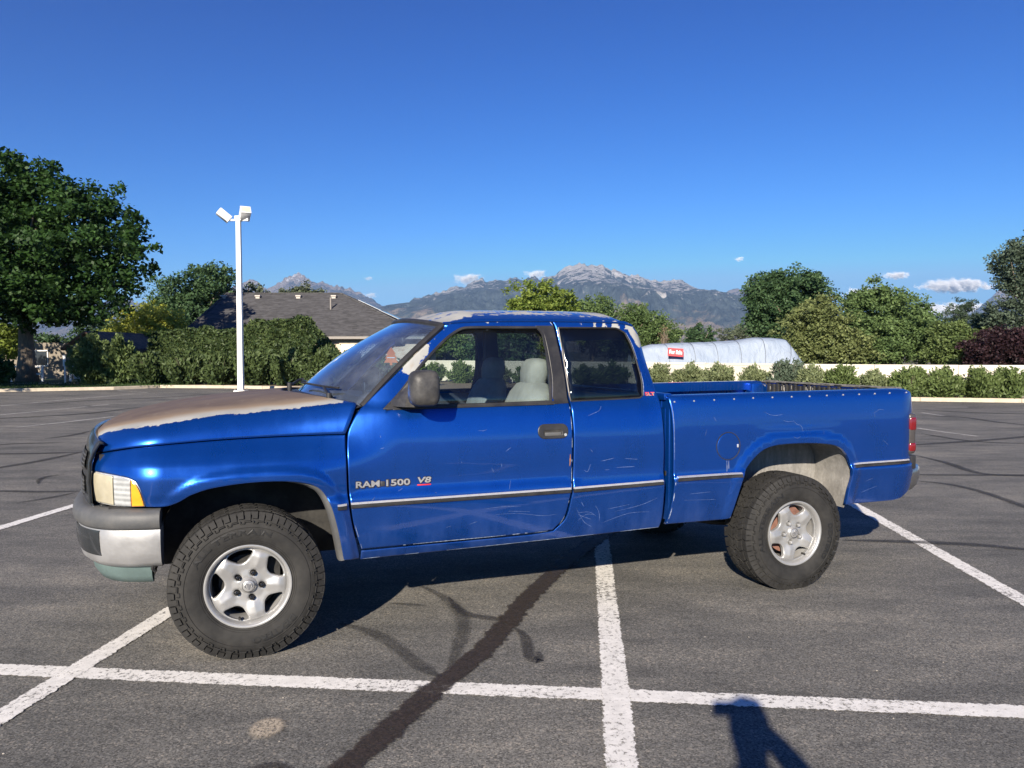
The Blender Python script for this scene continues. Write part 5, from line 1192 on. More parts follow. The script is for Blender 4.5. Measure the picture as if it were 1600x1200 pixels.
edge_chip([(1.842,1.826),(1.862,1.800)],doors[0],.008,14,1.0)
# ---- headlights ----
LB=[(-.772,.995),(-.655,.990),(-.655,.835),(-.762,.842),(-.772,.87)]
LC=[(-.650,.989),(-.602,.983),(-.565,.974),(-.565,.836),(-.650,.834)]
LA=[(-.561,.973),(-.538,.952),(-.520,.915),(-.506,.862),(-.503,.839),(-.561,.836)]
for k in (0,1):
    hd=panel('headlight',[(-.778,1.001),(-.650,.995),(-.602,.989),(-.560,.979),(-.532,.955),(-.514,.915),(-.500,.86),(-.497,.835),(-.655,.829),(-.765,.836),(-.778,.87)],m=M_chrome,offs=.010,flange=.06,res=.05,ring=.006,far=bool(k),near=not k)[0]
    for nm,ol,m in (('headlight_lens',LB,M_lbeige),('marker_lens',LC,M_lclear),('amber_lens',LA,M_lamber)):
        panel(nm,ol,m=m,parent=hd,offs=-.004,flange=.012,res=.035,step=.015,ring=.007,roll=.005,far=bool(k),near=not k)
# ---- taillights ----
for k in (0,1):
    f_=(lambda t:t) if k==0 else (lambda t:2-t)
    tl=MB(); tl.rbox((4.662,f_(.135),1.025),(.070,.110,.30),.022,3); tl=tl.build('tail_light',M_lback,truck)
    for z0,z1,m in ((1.045,1.155,M_lred),(.888,.965,M_lred)):
        MB().rbox((4.665,f_(.131),(z0+z1)/2),(.070,.110,z1-z0),.02,3).build('tail_lens',m,tl)
    MB().rbox((4.670,f_(.128),.815),(.055,.10,.105),.012).build('tail_light_base',M_blk,tl)
# ---- grille ----
def gbase(y):
    q=min(1,(1-abs(y-1))/.72); q=max(0,(1-abs(y-1)-.26)/.74); return -.775-.105*(1-(1-q)**2.6)
sec=[(.02,.80),(0,.835),(-.005,.95),(.004,1.05),(.022,1.11),(.040,1.145),(.055,1.158)]
rows=[]
for i in range(41):
    y=.262+1.476*i/40; q=(1-abs(y-1)-.26)/.74; up=.045*(1-(1-max(0,q))**2.5)
    rows.append([Vector((gbase(y)+.09,y,.82))]+[Vector((gbase(y)+a_,y,z+(up if z>1.1 else up*.3*(z-.8)))) for a_,z in sec]+[Vector((gbase(y)+.075,y,1.15+up))])
gr=fixn(MB().grid(rows).build('grille',M_darkc,truck,ang=50)); gs=gr.modifiers.new('thickness','SOLIDIFY'); gs.thickness=.012
mb=MB(); mb.tube([Vector((-.776,.262,.84)),Vector((-.782,.262,.95)),Vector((-.776,.262,1.05)),Vector((-.758,.262,1.10)),Vector((-.725,.268,1.155))],.006,6); mb.build('grille_edge_trim',M_darkc,gr)
for y0,y1 in ((.36,.93),(1.07,1.64)):
    for z0,z1 in ((.86,.965),(1.0,1.10)):
        rows=[[Vector((gbase(y0+(y1-y0)*i/8)-.010+max(0,z-1.03)*.25,y0+(y1-y0)*i/8,z)) for i in range(9)] for z in (z0,(z0+z1)/2,z1)]
        ins=MB().grid(rows).build('grille_insert',M_under,gr)
        mb=MB()
        for j in range(1,5):
            z=z0+(z1-z0)*j/5; mb.tube([Vector((gbase(y0+(y1-y0)*i/8)-.012+max(0,z-1.03)*.25,y0+(y1-y0)*i/8,z)) for i in range(9)],.004,5)
        mb.build('grille_bar',M_gplast,ins)
# ---- front bumper ----
def bpath(u):
    pts=[(-.425,.050),(-.50,.056),(-.60,.082),(-.69,.130),(-.765,.205),(-.825,.31),(-.868,.45),(-.895,.62),(-.912,.80),(-.92,1.0)]
    P=[Vector(p) for p in pts]; P+= [Vector((p.x,2-p.y)) for p in P[-2::-1]]
    n=len(P)-1; x=u*n; i=min(int(x),n-1); f=x-i
    p0=P[max(0,i-1)];p1=P[i];p2=P[i+1];p3=P[min(n,i+2)]
    return .5*((2*p1)+(p2-p0)*f+(2*p0-5*p1+4*p2-p3)*f*f+(3*p1-p0-3*p2+p3)*f**3)
def bloft(name,sec,m,u0=0,u1=1,n=72,parent=None,ang=50,ztweak=None):
    rows=[]
    for i in range(n+1):
        u=u0+(u1-u0)*i/n; p=bpath(u); d=(bpath(min(1,u+.002))-bpath(max(0,u-.002))).normalized(); o_=Vector((-d.y,d.x))
        if (p-Vector((0,1))).dot(o_)<0: o_=-o_
        o_=-o_ if o_.y>0 and u<.2 else o_
        e=sstep(0,.02,min(u-u0,u1-u))
        rows.append([Vector((p.x+o_.x*a_,p.y+o_.y*a_,z)) for a_,z in sec])
    mb=MB().grid(rows,True); k=len(sec); mb.f.append(tuple(range(k))); mb.f.append(tuple(n*k+j for j in range(k))[::-1])
    return fixn(mb.build(name,m,parent or truck,ang=ang))
bump=bloft('front_bumper',[(-.10,.725),(-.002,.722),(.004,.70),(.004,.66),(-.002,.60),(-.018,.545),(-.05,.515),(-.10,.51)],M_dullc)
bloft('bumper_pad',[(-.10,.815),(-.03,.822),(.006,.812),(.020,.79),(.024,.762),(.018,.735),(.004,.720),(-.10,.722)],M_gplast,parent=bump)
for u0,u1 in ((.185,.36),(.64,.815)): bloft('bumper_reflection_patch',[(-.02,.712),(.006,.712),(.0085,.70),(.0085,.66),(.003,.61),(-.008,.578),(-.03,.572)],M_darkc,u0,u1,24,bump)  # dark panels painted as the road reflected in the bumper chrome
bloft('air_dam',[(-.10,.52),(-.062,.515),(-.075,.46),(-.10,.422),(-.13,.418),(-.13,.52)],M_valance,.045,.955,60,ang=60)
# bracket and rubber lip behind bumper end
for k in (0,1):
    f_=(lambda t:t) if k==0 else (lambda t:2-t)
    MB().tube([(-.43,f_(.075),.815),(-.445,f_(.08),.66),(-.47,f_(.11),.50),(-.455,f_(.12),.485)],.010,6).build('bumper_end_seal',M_blk,truck)
    MB().box((-.565,f_(.25),.818),(.22,.20,.02)).build('lamp_filler',M_under,truck,smooth=False)
# ---- wheel houses ----
def arch_liner(name,P,m,i0,i1,y0,y1,inner=True,grow_=.014,zf=.42):
    c=Vector(((P[0][0]+P[-1][0])/2,.62)); q=[Vector(p) for p in smooth_poly(P[i0:i1],4)]
    pts=[]
    for j,p in enumerate(q):
        t=(q[min(j+1,len(q)-1)]-q[max(j-1,0)]).normalized(); nn=Vector((-t.y,t.x)); 
        if nn.dot(p-c)<0: nn=-nn
        pts.append(p+nn*grow_)
    out=[]
    for k in (0,1):
        f_=(lambda t:t) if k==0 else (lambda t:2-t); rows=[]
        for j in range(6):
            y=y0+(y1-y0)*j/5
            rows.append([Vector((s,f_(max(y,T(s,max(z,.5))+.026+.012*j)),z)) for s,z in pts])
        mb=MB().grid(rows)
        if inner:
            b=len(mb.v); mb.v+=[Vector((s,f_(y1),zf)) for s,z in pts]; kk=len(pts)
            for i in range(kk-1): mb.f.append((5*kk+i,5*kk+i+1,b+i+1,b+i))
        out.append(mb.build(name,m,truck,ang=60))
    return out
arch_liner('front_wheel_liner',AF,M_under,0,13,.09,.50)
arch_liner('front_splash_shield',AF,M_liner,0,5,.10,.42,False,-.010)
arch_liner('rear_wheel_liner',AR,M_liner,0,13,.09,.44)
# dark lip inside the front arch
for k in (0,1):
    f_=(lambda t:t) if k==0 else (lambda t:2-t); rows=[]
    q=[Vector(p) for p in smooth_poly(AF[0:6],4)]
    for d0,d1 in ((-.004,.022),(.012,.022),(.026,.045),(.030,.10)):
        row=[]
        for j,p in enumerate(q):
            t=(q[min(j+1,len(q)-1)]-q[max(j-1,0)]).normalized(); nn=Vector((t.y,-t.x)); 
            if nn.dot(p-Vector((.05,.55)))>0: nn=-nn
            w_=d0*min(1,(len(q)-j)/6); x=p+nn*w_; row.append(Vector((x.x,f_(T(p.x,max(.5,p.y))+d1),x.y)))
        rows.append(row)
    MB().grid(rows).build('arch_lip',M_gplast,truck,ang=60)
# ---- wheels ----
WR=.402
def make_wheel(name,sgn):
    r=empty(name); r.parent=truck
    # tyre carcass, y=0 outer plane, +y inboard
    prof=[(.214,.030),(.222,.012),(.240,.004),(.270,-.006),(.300,-.009),(.330,-.004),(.352,.004),(.368,.014),(.380,.026),(.3865,.045),(.3885,.10),(.389,.132),(.3885,.165),(.3865,.22),(.380,.24),(.35,.262),(.30,.27),(.24,.262),(.214,.235)]
    mb=MB().lathe(prof,(0,0,0),96)
    rnd=random.Random(5)
    def block(th0,th1,y0,y1,r0,r1,sk=0.0,tw=0.0):
        P=[]
        for rr in (r0,r1):
            ins=0 if rr==r0 else .0016
            for th,yy in ((th0+sk,y0),(th1+sk,y0),(th1-sk,y1),(th0-sk,y1)):
                a_=th+(ins/.4)*(1 if th<(th0+th1)/2+sk*.01 else -1)*0; P.append((rr*math.cos(a_),yy,rr*math.sin(a_)))
        mb.add(P,[(0,1,2,3),(7,6,5,4),(0,4,5,1),(1,5,6,2),(2,6,7,3),(3,7,4,0)])
    NB=66
    for i in range(NB):
        a0=2*math.pi*i/NB; w_=2*math.pi/NB
        # tread ribs: shoulder, two zigzag, centre, mirrored
        ph=(i%2)*.15*w_
        for yc,hw,sk,o_ in ((.034,.020,.12,0),(.080,.020,-.22,.35),(.118,.013,.2,.1),(.147,.013,-.2,.6),(.186,.020,.22,.2),(.231,.020,-.12,.5)):
            b0=a0+o_*w_+ph; fr=.80 if hw>.015 else .72
            block(b0,b0+fr*w_,yc-hw,yc+hw,.380,WR-(.004 if yc in(.034,.231) else 0)+rnd.uniform(-.0006,.0006),sk*w_)
            if hw>.015: block(b0+.30*w_,b0+.52*w_,yc-hw*.6,yc+hw*.9,.399,WR+.0004-(.004 if yc in(.034,.231) else 0),sk*w_*1.8)
        # shoulder lugs wrapping onto the sidewall
        lg=.0 if i%2 else .010
        b0=a0+.06*w_
        for (ra,ya),(rb,yb) in (((.398,.016),(.384,.0085)),((.384,.0085),(.364-lg,-.001))):
            P=[]
            for dd in (0,1):
                for th,(rr,yy) in ((b0,(ra,ya)),(b0+.80*w_,(ra,ya)),(b0+.80*w_,(rb,yb)),(b0,(rb,yb))):
                    yy2=yy+ (0.018 if dd else 0); P.append((rr*math.cos(th),yy2,rr*math.sin(th)))
            mb.add(P,[(3,2,1,0),(4,5,6,7),(0,1,5,4),(1,2,6,5),(2,3,7,6),(3,0,4,7)])
        # stepped zigzag moulding on the sidewall
        if i%2==0:
            for (t0,t1,r0_,r1_) in ((0,1.0,.347,.352),(0.95,1.05,.347,.338),(1.0,1.6,.336,.341),(1.55,1.65,.336,.352)):
                th0=a0+t0*w_;th1=a0+t1*w_; P=[(rr*math.cos(th),yy,rr*math.sin(th)) for yy in (-.0075,.006) for rr,th in ((r0_,th0),(r0_,th1),(r1_,th1),(r1_,th0))]
                mb.add(P,[(0,1,2,3),(7,6,5,4),(0,4,5,1),(1,5,6,2),(2,6,7,3),(3,7,4,0)])
    # rings on the sidewall
    for rr,yy in ((.236,.0055),(.246,.003),(.318,-.0072)):
        mb.lathe([(rr-.0018,yy),(rr,yy-.0026),(rr+.0018,yy)],(0,0,0),72)
    ty=fixn_tyre(mb).build('tyre',M_rubber,r,ang=28)
    # raised lettering
    def letter(txt,ang,size,sx,rad,mirror=False):
        v,f=text_mesh(txt,size,.0016,.0015,sx=sx,res=2); V=[]
        for x,y,z in v:
            th=R(ang)-x/rad; rr=rad+y; base=interp([(.246,.003),(.27,-.006),(.30,-.009),(.33,-.004)],rr)
            V.append((rr*math.cos(th),base-.0012-z,rr*math.sin(th)))
        mk('sidewall_lettering',V,f,M_letter,ty,smooth=False)
    letter('DEXTERO',-62,.046,1.25,.290); letter('ALL TERRAIN',110,.044,1.75,.292)
    # rim barrel and lip
    mb=MB().lathe([(.2215,.016),(.2235,.008),(.2225,.002),(.216,.000),(.209,.004),(.2035,.014),(.198,.030),(.193,.060),(.186,.075),(.182,.20),(.195,.245),(.214,.25)],(0,0,0),80)
    mb.lathe([(.214,.25),(.222,.245),(.2215,.016)],(0,0,0),80)
    rim=mb.build('rim',M_alloy,r,ang=50)
    # five spoke face
    def hole(c):
        ca=R(c); out=[]
        for ra,da in ((.188,-18),(.1905,-10),(.1910,0),(.1905,10),(.188,18),(.181,21.5),(.170,21),(.153,18),(.138,14),(.125,8.5),(.120,0),(.125,-8.5),(.138,-14),(.153,-18),(.170,-21),(.181,-21.5)):
            th=ca+R(da); out.append((ra*math.cos(th),ra*math.sin(th)))
        return out
    H0=104; holes=[hole(H0+72*k) for k in range(5)]
    circ=[(.2005*math.cos(2*math.pi*i/60),.2005*math.sin(2*math.pi*i/60)) for i in range(60)]
    lugs=[(.0685*math.cos(R(68+72*k)),.0685*math.sin(R(68+72*k))) for k in range(5)]
    lh=[[(cx+.0155*math.cos(2*math.pi*i/14),cz+.0155*math.sin(2*math.pi*i/14)) for i in range(14)] for cx,cz in lugs]
    V2,F,B=tri2d(circ,holes+lh,.0075,.007,75,.004)
    def fd_(x,z):
        rr=math.hypot(x,z); th=math.degrees(math.atan2(z,x)); a_=((th-68+36)%72)-36      # 0 on spoke axis
        base=interp([(0,.018),(.05,.018),(.085,.022),(.12,.017),(.16,.012),(.185,.014),(.205,.030)],rr)
        half=18 if rr>.1 else 30
        ridge=.011*max(0,1-abs(a_)/19.0)*sstep(.06,.12,rr)*sstep(.205,.15,rr)
        hd=min(abs(poly_d((x,z),h)) for h in holes[:]) if .10<rr<.2 else .05
        edge=.005*(1-sstep(0,.006,hd))
        lug=min(math.hypot(x-cx,z-cz) for cx,cz in lugs); edge+=.006*(1-sstep(.0155,.022,lug))
        return base+.014-ridge+edge
    for li,b in enumerate(B):
        A=sum(V2[b[k-1]].x*V2[b[k]].y-V2[b[k]].x*V2[b[k-1]].y for k in range(len(b)))
        if (A>0)!=(li==0): b.reverse()
    VV=[Vector((p.x,fd_(p.x,p.y),p.y)) for p in V2]; FF=[list(f) for f in F]
    for b in B[1:]:
        st=len(VV); dp=.022 if len(b)>14 else .02; VV+=[VV[i]+Vector((0,dp,0)) for i in b]; n=len(b)
        for k in range(n): FF.append([b[k],st+k,st+(k+1)%n,b[(k+1)%n]])
    mk('wheel_spokes',VV,FF,M_alloy,r,ang=42)
    for cx,cz in lugs:
        lm=MB().tube([(cx,.018,cz),(cx,.052,cz)],.0135,6); lm.lathe([(0,.012),(.008,.0135),(.0125,.019),(.0135,.026)],(cx,0,cz),12); lm.build('lug_nut',M_lug if sgn=='front' else M_alloy,r)
    cap=MB().lathe([(0,.008),(.024,.009),(.030,.012),(.033,.018),(.040,.022),(.046,.034)],(0,0,0),36).build('centre_cap',M_alloy,r)
    # ram's head emblem: muzzle, brow and two curling horns in relief
    mb=MB()
    def ply(P,d=.0035):
        P=[Vector((x,0.0085,z)) for x,z in P]; n=len(P); mb.add(P+[p-Vector((0,d,0)) for p in P],[tuple(range(n)),tuple(range(2*n-1,n-1,-1))]+[(i,i+n,(i+1)%n+n,(i+1)%n) for i in range(n)])
    ply([(-.004,-.017),(.004,-.017),(.006,-.004),(.009,.006),(.004,.012),(-.004,.012),(-.009,.006),(-.006,-.004)])
    for s_ in (-1,1):
        mb.tube([(s_*.005,.0075,.011),(s_*.013,.007,.013),(s_*.019,.007,.006),(s_*.018,.007,-.004),(s_*.012,.007,-.008),(s_*.010,.0075,-.002)],[.0028,.003,.003,.0025,.002,.001],6)
    mb.build('ram_emblem',simple('emblem_grey',(.25,.25,.26),.4,.5) if 'emblem_grey' not in bpy.data.materials else bpy.data.materials['emblem_grey'],r,smooth=False)
    MB().lathe([(.0305,.0115),(.0315,.0095),(.0325,.0115)],(0,0,0),36).build('cap_ring',M_lug,r)
    q=R(-105); MB().cyl((.183*math.cos(q),.018,.183*math.sin(q)),(.183*math.cos(q),.05,.183*math.sin(q)),.0062,10).build('valve_stem',M_under,r)
    mb=MB().lathe([(0,.085),(.06,.082),(.065,.10),(.15,.105),(.152,.12),(.15,.14),(.06,.15)],(0,0,0),48); mb.box((.12,.12,.05),(.09,.06,.16)); mb.build('brake_disc',M_rust if sgn=='rear' else M_under,r,ang=40)
    MB().lathe([(.0,.20),(.185,.20)],(0,0,0),40).build('backing_plate',M_under,r)
    return r
def fixn_tyre(mb): return mb
M_letter=simple('raised_tyre_lettering',(.012,.012,.012),.55,0,.1)
def copy_tree(o,parent):
    c=o.copy(); COL.objects.link(c); c.parent=parent
    for ch in list(o.children): copy_tree(ch,c)
    return c
wf=make_wheel('wheel','front'); wf.location=(0,.006,.388); wf.rotation_euler=(0,R(0),0)
wr_=make_wheel('wheel','rear'); wr_.location=(3.545,.004,.388); wr_.rotation_euler=(0,R(-47),0)
for src,s in ((wf,0),(wr_,3.545)):
    c=copy_tree(src,truck); c.location=(s,1.995,.388); c.rotation_euler=(0,R(25),math.pi)
    if src is wf: c.rotation_euler=(0,R(40),math.pi)
# ---- mirror ----
def mirror_geo(f_):
    mb=MB(); rows=[]
    n=28
    # housing sections across t, from body side out
    for t,sc,cs,cz in ((.055,.0,.955,1.415),(.05,.62,.955,1.42),(.02,.92,.950,1.425),(-.03,1.04,.947,1.428),(-.08,1.02,.947,1.428),(-.115,.9,.95,1.426),(-.13,.58,.953,1.424),(-.133,.0,.953,1.422)):
        row=[]
        for k in range(n):
            th=2*math.pi*k/n; c,s=math.cos(th),math.sin(th); e=.45
            row.append(Vector((cs+sc*.072*math.copysign(abs(c)**e,c)-.018*(1 if c<0 else .0)*sc*abs(c),f_(t),cz+sc*.098*math.copysign(abs(s)**e,s))))
        rows.append(row)
    mb.grid(rows,True)
    return mb
for k in (0,1):
    f_=(lambda t:t) if k==0 else (lambda t:2-t)
    mm=fixn(mirror_geo(f_).build('side_mirror',M_mirr,doors[k],ang=60))
    ar=MB(); ar.grid([[Vector((.79+.012*j,f_(.142-.02*j),1.318)),Vector((.80+.012*j,f_(.142-.02*j),1.36)),Vector((.87+.008*j,f_(.15-.02*j),1.42)),Vector((.985,f_(.15-.02*j),1.47)),Vector((.99,f_(.14-.02*j),1.335)),Vector((.93,f_(.135-.02*j),1.315))] for j in range(6)],True); ar.f.append((0,1,2,3,4,5)); b=len(ar.v)-6; ar.f.append(tuple(b+i for i in range(6)))
    fixn(ar.build('mirror_arm',M_mirr,doors[k],ang=30))
    MB().rbox((1.0135,f_(-.04),1.428),(.012,.105,.13),.003).build('mirror_glass',M_chrome,doors[k],smooth=False)
# ---- bed inside, tailgate, rear bumper ----
RS=[2.61+ (4.685-2.61)*i/20 for i in range(21)]
rz=lambda s: interp([(2.606,1.338),(3.2,1.342),(3.9,1.348),(4.63,1.352),(4.688,1.335)],s)
for k in (0,1):
    f_=(lambda t:t) if k==0 else (lambda t:2-t)
    rows=[[Vector((s,f_(T(s,rz(s))+.001),rz(s)-.003)) for s in RS],[Vector((s,f_(T(s,rz(s))+.02),rz(s)+.007)) for s in RS],[Vector((s,f_(.20),rz(s)+.007)) for s in RS],[Vector((s,f_(.212),rz(s)-.004)) for s in RS],[Vector((s,f_(.212),rz(s)-.075)) for s in RS],[Vector((s,f_(.165),rz(s)-.080)) for s in RS],[Vector((s,f_(.165),1.035 if 3.05<s<4.12 else .84)) for s in RS]]
    o=MB().grid(rows).build('bed_rail',M_paint,truck,ang=40,flip=(k==1))
    at_=o.data.attributes.new('wear','FLOAT','POINT'); at_.data.foreach_set('value',[.40 if i<5*21 else .05 for i in range(7*21)]); at_=o.data.attributes.new('primer','FLOAT','POINT'); at_.data.foreach_set('value',[.8]*(7*21))
    mb=MB()
    mb.rbox((4.57,f_(.225),1.09),(.20,.12,.50),.015); o=mb.build('bed_corner_post',M_paint,truck); at_=o.data.attributes.new('wear','FLOAT','POINT'); at_.data.foreach_set('value',[.44]*len(o.data.vertices))
    ww=MB(); ww.rbox((3.585,f_(.31),1.045),(1.06,.34,.03),.01); ww.box((3.585,f_(.475),.94),(1.06,.02,.22)); ww.box((3.05,f_(.31),.94),(.015,.34,.22)); ww.box((4.12,f_(.31),.94),(.015,.34,.22)); ww.build('wheel_box',M_paint,truck)
mb=MB(); mb.box((3.60,1.0,.83),(2.0,1.02,.03)); mb.box((2.83,1.0,.831),(.44,1.70,.03)); mb.box((4.40,1.0,.831),(.54,1.70,.03)); mb.build('bed_floor',M_liner_bed,truck,smooth=False)
mb=MB(); mb.rbox((2.632,1.0,.93),(.035,1.76,.82),.008); mb.rbox((2.625,1.0,1.335),(.06,1.70,.045),.01); mb.build('bed_front_wall',M_paint,truck)
tg=MB(); tg.rbox((4.675,1.0,1.09),(.045,1.56,.50),.012); tg.rbox((4.670,1.0,1.338),(.07,1.60,.028),.008); tg=tg.build('tailgate',M_paint,truck)
at_=tg.data.attributes.new('wear','FLOAT','POINT'); at_.data.foreach_set('value',[.42 if v.co.z>1.3 else .05 for v in tg.data.vertices])
mb=MB(); rnd=random.Random(8)
mb.box((4.642,1.0,1.10),(.012,1.50,.50))
for i in range(26): 
    y=.27+1.46*i/25; mb.rbox((4.630,y,1.105+rnd.uniform(-.006,.008)),(.022,.030,.47+rnd.uniform(-.01,.01)),.006)
mb.build('tailgate_liner',M_liner_bed,tg,smooth=False)
mb=MB()
mb.rbox((4.655,1.0,1.352),(.075,1.56,.010),.003)
for i in range(110):
    y=.25+1.5*rnd.random(); mb.rbox((4.652+rnd.uniform(-.022,.03),y,1.355+rnd.uniform(-.003,.006)),(rnd.uniform(.02,.06),rnd.uniform(.02,.09),rnd.uniform(.004,.012)),.002,1)
mb.build('torn_liner_lip',simple('grey_torn_plastic',(.13,.125,.115),.8,0,.4,30),tg,smooth=False)
mb=MB()
for i in range(24):
    y=.3+1.4*rnd.random(); mb.rbox((4.6175,y,1.30+rnd.uniform(-.04,.02)),(.002,rnd.uniform(.004,.012),rnd.uniform(.01,.05)),.0008,1)
mb.build('liner_scuffs',simple('pale_scuff',(.30,.29,.26),.8,0,.4,30),tg,smooth=False)
MB().rbox((4.702,1.0,1.18),(.012,.26,.10),.01).build('tailgate_handle',M_blk,tg)
rb=[(4.50,.105),(4.60,.094),(4.68,.10),(4.77,.13),(4.845,.195),(4.89,.32),(4.905,1.0)]; rb=rb+[(a_,2-b_) for a_,b_ in rb[-2::-1]]
q=smooth_poly(rb,5); rows=[]
for i,p in enumerate(q):
    d=(Vector(q[min(i+1,len(q)-1)])-Vector(q[max(i-1,0)])).normalized(); o_=Vector((d.y,-d.x)); 
    if o_.dot(Vector(p)-Vector((4.2,1)))<0: o_=-o_
    rows.append([Vector((p[0]+o_.x*a_,p[1]+o_.y*a_,z)) for a_,z in ((-.09,.765),(-.005,.77),(.004,.755),(.004,.69),(-.012,.63),(-.04,.595),(-.09,.59))])
i0=9
rows=rows[i0:-i0]
mb=MB().grid(rows,True); mb.f.append(tuple(range(7))); mb.f.append(tuple(len(rows)*7-7+j for j in range(7))[::-1])
rbp=fixn(mb.build('rear_bumper',simple('rear_bumper_chrome',(.40,.40,.41),.22,.9,.15,8),truck,ang=50))
MB().rbox((4.79,1.0,.776),(.12,1.5,.012),.005).build('step_pad',M_blk,rbp)
# ---- chassis ----
mb=MB()
for y in (.56,1.44): mb.box((2.0,y,.55),(5.2,.08,.14))
for s in (-.6,.9,2.1,2.9,4.4): mb.box((s,1.0,.55),(.08,.9,.10))
mb.build('chassis_frame',M_under,truck,smooth=False)
mb=MB(); mb.cyl((3.525,.25,.388),(3.525,1.75,.388),.045,12); mb.lathe([(.0,-.12),(.09,-.11),(.14,0),(.09,.11),(0,.12)],(3.525,1.0,.388),20); mb.cyl((0,.25,.388),(0,1.75,.388),.04,12); mb.lathe([(.0,-.1),(.08,-.1),(.12,0),(.08,.1),(0,.1)],(0,1.2,.388),20); mb.cyl((3.4,1.0,.40),(1.6,1.1,.52),.035,10); mb.cyl((.1,1.2,.40),(1.4,1.15,.52),.03,10); mb.build('axle',M_under,truck)
mb=MB(); mb.rbox((1.35,1.1,.50),(.9,.4,.25),.06); mb.rbox((2.55,1.55,.56),(1.2,.40,.26),.08); mb.tube([(1.0,1.3,.46),(2.3,1.35,.44),(3.0,1.3,.5),(3.6,1.35,.62),(4.3,1.6,.5)],.035,8); mb.rbox((.1,1,.72),(.9,.8,.5),.1); mb.build('drivetrain',M_under,truck)
mb=MB()
for y in (.5,1.5): mb.tube([(2.75,y,.50),(3.2,y,.40),(3.55,y,.36),(3.9,y,.42),(4.35,y,.52)],.03,6)
mb.build('leaf_spring',M_under,truck)
MB().box((-.1,1.0,.74),(1.1,.96,.02)).build('engine_tray',M_under,truck,smooth=False)
MB().box((-.70,1.0,.84),(.06,1.46,.5)).build('radiator',M_under,truck,smooth=False)
for y in (.52,1.48): MB().box((0.05,y,.90),(1.15,.015,.42)).build('inner_fender',M_under,truck,smooth=False)
# ---- cabin ----
dash=MB(); rows=[]
for i in range(13):
    y=.22+1.56*i/12; q=1-abs(y-1)/.8
    rows.append([Vector((.60-.16*q,y,1.28)),Vector((.62-.14*q,y,1.335)),Vector((.86,y,1.335)),Vector((.98,y,1.30)),Vector((1.02,y,1.22)),Vector((.98,y,1.0)),Vector((.90,y,.90))])
dash.grid(rows); dash.build('dashboard',M_cabin,truck,ang=50,flip=False)
mb=MB(); c=Vector((1.14,.58,1.27)); ax=Vector((.86,0,.5)).normalized(); u_=Vector((0,1,0)); v_=ax.cross(u_)
ring=[c+u_*.19*math.cos(2*math.pi*i/32)+v_*.19*math.sin(2*math.pi*i/32) for i in range(33)]; mb.tube(ring,.016,8,False); mb.rbox(c-ax*.02,(.06,.16,.10),.02,2); mb.tube([c-u_*.18,c-ax*.03,c+u_*.18],.012,6); mb.tube([c-ax*.03,c-v_*.18],.012,6); mb.cyl(c-ax*.02,c-ax*.25,.035,10); mb.build('steering_wheel',simple('grey_steering_wheel',(.22,.23,.24),.6),truck)
def seat(y):
    st=empty('seat'); st.parent=truck
    def loft(name,secs):
        rows=[]
        for (x,z,w_,th_,dx) in secs:
            row=[]
            for k in range(20):
                a_=2*math.pi*k/20; cc,ss=math.cos(a_),math.sin(a_); row.append(Vector((x+dx+th_*math.copysign(abs(cc)**.7,cc),y+w_*math.copysign(abs(ss)**.55,ss),z)))
            rows.append(row)
        mb=MB().grid(rows,True); mb.f.append(tuple(range(20))); mb.f.append(tuple(len(rows)*20-20+i for i in range(20))[::-1]); return fixn(mb.build(name,M_cloth,st,ang=70))
    loft('backrest',[(1.70,.82,.22,.07,0),(1.72,.95,.25,.10,0),(1.75,1.15,.26,.11,0),(1.785,1.28,.26,.105,0),(1.81,1.36,.25,.09,0),(1.825,1.415,.19,.07,0),(1.83,1.43,.11,.06,0)])
    loft('headrest',[(1.83,1.40,.10,.05,0),(1.832,1.43,.125,.068,0),(1.84,1.50,.135,.075,0),(1.847,1.555,.13,.066,0),(1.85,1.58,.10,.045,0),(1.85,1.588,.04,.02,0)])
    mb=MB(); mb.rbox((1.48,y,.86),(.54,.50,.18),.06,3); mb.build('seat_cushion',M_cloth,st)
for y in (.56,1.44): seat(y)
mb=MB(); mb.rbox((1.46,1.0,.85),(.45,.34,.2),.05,2); mb.build('centre_console',M_cabin,truck)
mb=MB(); mb.rbox((2.36,1.0,1.06),(.14,1.46,.56),.06,2); mb.rbox((2.20,1.0,.82),(.40,1.46,.14),.05,2); mb.build('rear_bench',M_cabin,truck)
# door-window inner frame, headliner, B pillars
for k in (0,1):
    f_=(lambda t:t) if k==0 else (lambda t:2-t)
    mb=MB(); mb.grid([[Vector((s+ds,f_(T(s,z)+d_),z)) for s,z in ((1.835,1.80),(1.872,1.6),(1.872,1.32),(1.87,.6))] for ds,d_ in ((0,.03),(0,.10),(.09,.10),(.09,.03))],True); mb.build('pillar_inner',M_cabin,truck)
mb=MB(); mb.grid([[Vector((s,.36+1.28*i/8,1.835-.02*abs(i-4)/4*1.2+(0 if s>1.25 else -.02))) for i in range(9)] for s in (1.16,1.3,1.8,2.42)]); mb.build('headliner',M_cabin,truck)
rm=MB().rbox((1.02,1.0,1.70),(.03,.24,.065),.012,2); rm.cyl((1.0,1.0,1.74),(.97,1.0,1.81),.01,8); rm.build('rear_view_mirror',M_blk,truck)
MB().rbox((.77,.98,1.375),(.02,.085,.10),.008).build('phone_mount',M_blk,truck)
